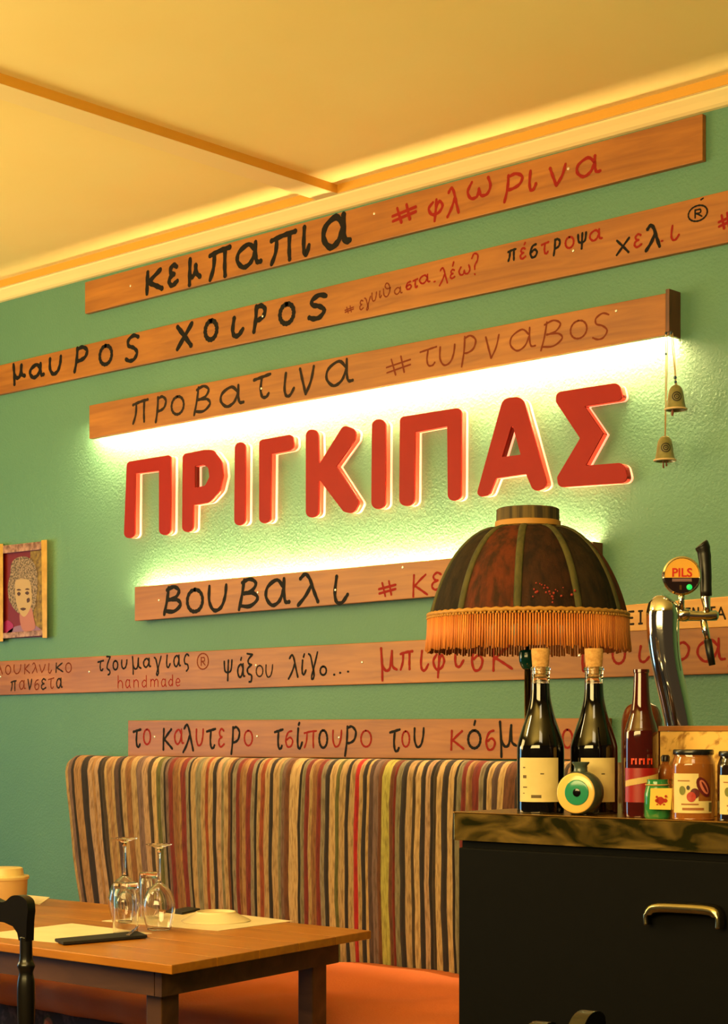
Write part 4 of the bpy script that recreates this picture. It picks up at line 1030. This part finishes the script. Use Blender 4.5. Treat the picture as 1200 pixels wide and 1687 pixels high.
obj('tag_print', bm, mat('tag_red_print', (170,40,20), .6), tg)

# honey coloured preserve jars
def preserve(x, Y, w, ytop, ybase, label, content):
    c = at_counter(x, Y); s = depth(c)/F; T = Matrix.Translation(c); r = w*s/2; H = (ybase-ytop)*s
    root = empty('preserve_jar', c, label, 'jar', 'preserve jars')
    bm = bmesh.new(); lathe(bm, smooth_prof([(0,.001),(r*.92,0),(r*.99,.004),(r,.012),(r,H*.72),(r*.97,H*.82),(r*.88,H*.9)], 4)+[(r*.88,H*.93),(0,H*.93)], T, 44, cap=False); obj('body', bm, content, root, 60)
    bm = bmesh.new(); lathe(bm, [(0,H*.925),(r*.92,H*.925),(r*.94,H*.935),(r*.94,H*.985),(r*.9,H),(0,H)], T, 44, cap=False); obj('lid', bm, mat('black_lid', (24,24,26), .25), root, 50)
    def zz(f): return ZC+H*f
    bm = bmesh.new(); arc_patch(bm, c, r+.0004, zz(.10), zz(.27), VD-1.25, VD+.75, 18); arc_patch(bm, c, r+.0004, zz(.27), zz(.66), VD-1.25, VD+.05, 14); lb = obj('label_paper', bm, label_m, root, True); lb['label'] = 'cream fruit label'
    def blob(name, a, f, ra, rf, m, rot=0, lift=.001):
        bm = bmesh.new(); vs = []
        for t in [2*PI*i/16 for i in range(16)]:
            u, v = ra*math.cos(t), rf*math.sin(t); u, v = u*math.cos(rot)-v*math.sin(rot), u*math.sin(rot)+v*math.cos(rot)
            an = VD+a+u/r; vs.append(bm.verts.new((c.x+(r+lift)*math.cos(an), c.y+(r+lift)*math.sin(an), zz(f)+v)))
        cv = bm.verts.new((c.x+(r+lift)*math.cos(VD+a), c.y+(r+lift)*math.sin(VD+a), zz(f)))
        for i in range(16): bm.faces.new((vs[i], vs[(i+1)%16], cv))
        obj(name, bm, m, lb)
    redm = mat('fruit_red', (170,40,24), .5); darkm = mat('fruit_dark', (90,20,22), .5); pinkm = mat('fruit_pink', (196,110,90), .5); leaf = mat('fruit_leaf', (110,110,40), .5)
    blob('printed_slice', .28, .47, .0105, .019, darkm, .5, .0012); blob('printed_slice', .30, .47, .006, .014, pinkm, .5, .0018); blob('printed_slice', .31, .47, .002, .011, darkm, .5, .0024)
    blob('printed_fruit', -.28, .33, .008, .009, redm, 0, .0012); blob('printed_fruit', -.12, .38, .008, .009, darkm, 0, .0009); blob('printed_leaf', -.7, .42, .006, .008, leaf, 0, .0012); blob('printed_leaf', -.42, .46, .003, .004, mat('fruit_black', (40,26,20), .5), 0, .0014)
    bm = bmesh.new(); arc_patch(bm, c, r+.001, zz(.215), zz(.235), VD-.75, VD+.05, 8); arc_patch(bm, c, r+.001, zz(.14), zz(.175), VD-.7, VD+.3, 8); arc_patch(bm, c, r+.001, zz(.55), zz(.565), VD-.95, VD-.35, 6); obj('label_text', bm, mat('ochre_print', (150,90,40), .6), lb)
    bm = bmesh.new(); arc_patch(bm, c, r+.001, zz(.12), zz(.25), VD+.56, VD+.74, 3); obj('label_patch', bm, mat('olive_print', (92,80,40), .6), lb)
preserve(1143, 2.735, 71, 1232, 1347, 'amber preserve jar with black lid and fruit label', mat('amber_preserve', (140,84,34), .08, 0, Coat_Weight=.5))
preserve(1216, 2.735, 66, 1234, 1349, 'dark preserve jar cut by the right edge', mat('dark_preserve', (30,18,12), .08, 0, Coat_Weight=.5))

# wooden tray box with a veined cream front
a = P(1088,1200,Y=2.86); bq = P(1330,1200,Y=2.86); ztp = P(1090,1196,Y=2.86).z
root = empty('veined_box', ((a.x+bq.x)/2, 2.90, ZC), 'cream veined box with orange wooden rim behind the jars', 'box')
vein_m = noise_mat('cream_veined_panel', (150,104,40), (224,180,96), (22,22,22), rough=.45, detail=5, dist=1.6, lo=.36, hi=.5)
bm = bmesh.new(); box(bm, a.x, bq.x, 2.86, 2.872, ZC+.0005, ztp-.010, .0008); obj('front_panel', bm, vein_m, root)
bm = bmesh.new(); box(bm, a.x, bq.x, 2.96, 2.972, ZC+.0005, ztp-.010, .0008); obj('back_panel', bm, vein_m, root)
bm = bmesh.new(); box(bm, a.x, a.x+.012, 2.8723, 2.9597, ZC+.0005, ztp-.010, .0008); obj('side_panel', bm, vein_m, root)
bm = bmesh.new(); box(bm, a.x-.002, bq.x, 2.857, 2.975, ztp-.0097, ztp, .001); obj('rim', bm, board_m, root)

# ------------------------------------------------------------------ beer tap
TY = 3.08
tb = P(1140,1200,Y=TY); tb.z = ZC; s = depth(tb)/F
root = empty('beer_tap', tb, 'chrome beer tap tower with round pils badge and black handle', 'beer tap')
def tp(x, y, dy=0): 
    p = P(x, y, Y=TY); p.y += dy; return p
def tpp(x, y, toward=0):   # in the plane through the tower that faces the viewer
    right = Vector((CT, ST, 0)); return tb+right*((x-1140)*s)+Vector((0,0,(1345-y)*s-(1345-HY)*s+EYE-ZC)) + Vector((ST,-CT,0))*toward
path = [(1128,1322),(1127,1280),(1124,1230),(1119,1190),(1111,1150),(1102,1110),(1096,1075),(1093,1040),(1093,1010)]
rad = [27,25,24,23.5,23.5,24,25,26.5,27.5]
pts = crom([tuple(tpp(x, y))+(r,) for (x, y), r in zip(path, rad)], 4)
top0 = tpp(1094, 985)
bm = bmesh.new(); tube(bm, [p[:3] for p in pts]+[tuple(tpp(1094,996)),tuple(tpp(1096,987)),tuple(tpp(1098,982))], [p[3]*s for p in pts]+[25*s,18*s,7*s], 32); obj('tower', bm, steel_m, root, True)
bm = bmesh.new(); lathe(bm, [(0,0),(.05,0),(.05,.006),(.036,.012),(0,.012)], Matrix.Translation(Vector((tpp(1128,1322).x, tpp(1128,1322).y, ZC+.0005))), 40, cap=False); obj('flange', bm, steel_m, root, 40)
# faucet
bm = bmesh.new(); tube(bm, [tpp(1108,1012), tpp(1130,1014), tpp(1155,1015), tpp(1180,1014), tpp(1184,1014)], [12*s,9*s,8*s,8.5*s,5*s], 20); obj('faucet_arm', bm, steel_m, root, True)
bm = bmesh.new(); lathe(bm, [(0,0),(10*s,0),(11*s,4*s),(10*s,12*s),(7*s,16*s),(0,16*s)], facing(tpp(1128,1013)-Vector((CT,ST,0))*6*s, (CT,ST,0)), 24, cap=False); obj('collar', bm, steel_m, root, 50)
bm = bmesh.new(); tube(bm, [tpp(1159,1020), tpp(1163,1040), tpp(1168,1062)], [5.5*s,6*s,5*s], 16); sp = obj('spout', bm, steel_m, root, True)
bm = bmesh.new(); tube(bm, [tpp(1166.5,1054), tpp(1170,1075), tpp(1174,1096)], [6.5*s,6.5*s,5.5*s], 16); o = obj('spout_tip', bm, mat('black_rubber', (14,13,12), .4), sp, True)
bm = bmesh.new(); tube(bm, [tpp(1165,1010), tpp(1165,1000), tpp(1163,985), tpp(1162,978)], [7*s,6*s,8*s,7*s], 18); obj('handle_ferrule', bm, steel_m, root, True)
bm = bmesh.new(); tube(bm, crom([tpp(1164,982), tpp(1163,950), tpp(1162,925), tpp(1160,908), tpp(1157,899), tpp(1155,896)], 3), [9.5*s]*3+[10*s]*4+[10.8*s]*3+[12*s]*3+[12.5*s,11.5*s,9*s], 20); o = obj('handle', bm, MATS['black_rubber'], root, True); o['label'] = 'black tap handle'
# round badge
bc = tpp(1121,950,.018); br = 32*s; bd = Vector((ST,-CT,0)); BM = facing(bc, bd)
bm = bmesh.new(); lathe(bm, [(0,-.010),(br*.9,-.010),(br,-.004),(br,.003),(br*.92,.005),(br*.9,.002),(0,.002)], BM, 44, cap=False); bg = obj('badge', bm, steel_m, root, 40); bg['label'] = 'round chrome badge'
def half(name, z0, z1, m, off=.0026):
    R_ = br*.89; poly = []
    n = 30; pts_ = []
    for i in range(n): 
        t = 2*PI*i/n; pts_.append((R_*math.cos(t), max(z0, min(z1, R_*math.sin(t)))))
    out = []
    for p in pts_:
        if not out or (abs(p[0]-out[-1][0])+abs(p[1]-out[-1][1])) > 1e-5: out.append(p)
    # limit x where the clamp moved a point
    bm = bmesh.new(); vs = []
    for x_, y_ in out:
        lim = math.sqrt(max(R_*R_-y_*y_, 0)); x_ = max(-lim, min(lim, x_)); vs.append(bm.verts.new((x_, y_, off)))
    bm.faces.new(vs); bmesh.ops.remove_doubles(bm, verts=bm.verts, dist=1e-6); bm.transform(BM); return obj(name, bm, m, bg)
half('badge_top', -.1*br, br, mat('badge_gold', (222,166,70), .3))
half('badge_bottom', -br, -.1*br, mat('badge_black', (30,18,22), .2))
bm = text_mesh('PILS', br*.62); bm.transform(BM @ Matrix.Translation((0, br*.14, .0031)) @ Matrix.Diagonal((1,1,1,1))); obj('badge_lettering', bm, mat('badge_red', (190,30,24), .4), bg)
bm = bmesh.new(); box(bm, -br*.5, br*.5, -br*.30, -br*.14, .0028, .0034); bm.transform(BM); obj('badge_stripe', bm, mat('badge_grey_print', (120,90,96), .4), bg)
bm = bmesh.new(); lathe(bm, [(0,.0028),(br*.15,.0028),(br*.13,.005),(0,.006)], BM @ Matrix.Translation((br*.38, -br*.58, 0)), 16, cap=False); o = obj('pilot_lamp', bm, glow('green_pilot_light', (30,220,90), 1.1, (10,80,30)), bg, True); o['label'] = 'small green pilot light'
bm = bmesh.new(); box(bm, -br*.12, -br*.02, -br*.72, -br*.48, .0028, .0036); bm.transform(BM); obj('badge_mark', bm, brass_m, bg)
bm = bmesh.new(); tube(bm, [bc-Vector((0,0,br*.9))-bd*.004, tpp(1122,995,.008), tpp(1123,1008)], [6*s,5*s,7*s], 16); obj('badge_neck', bm, steel_m, root, True)
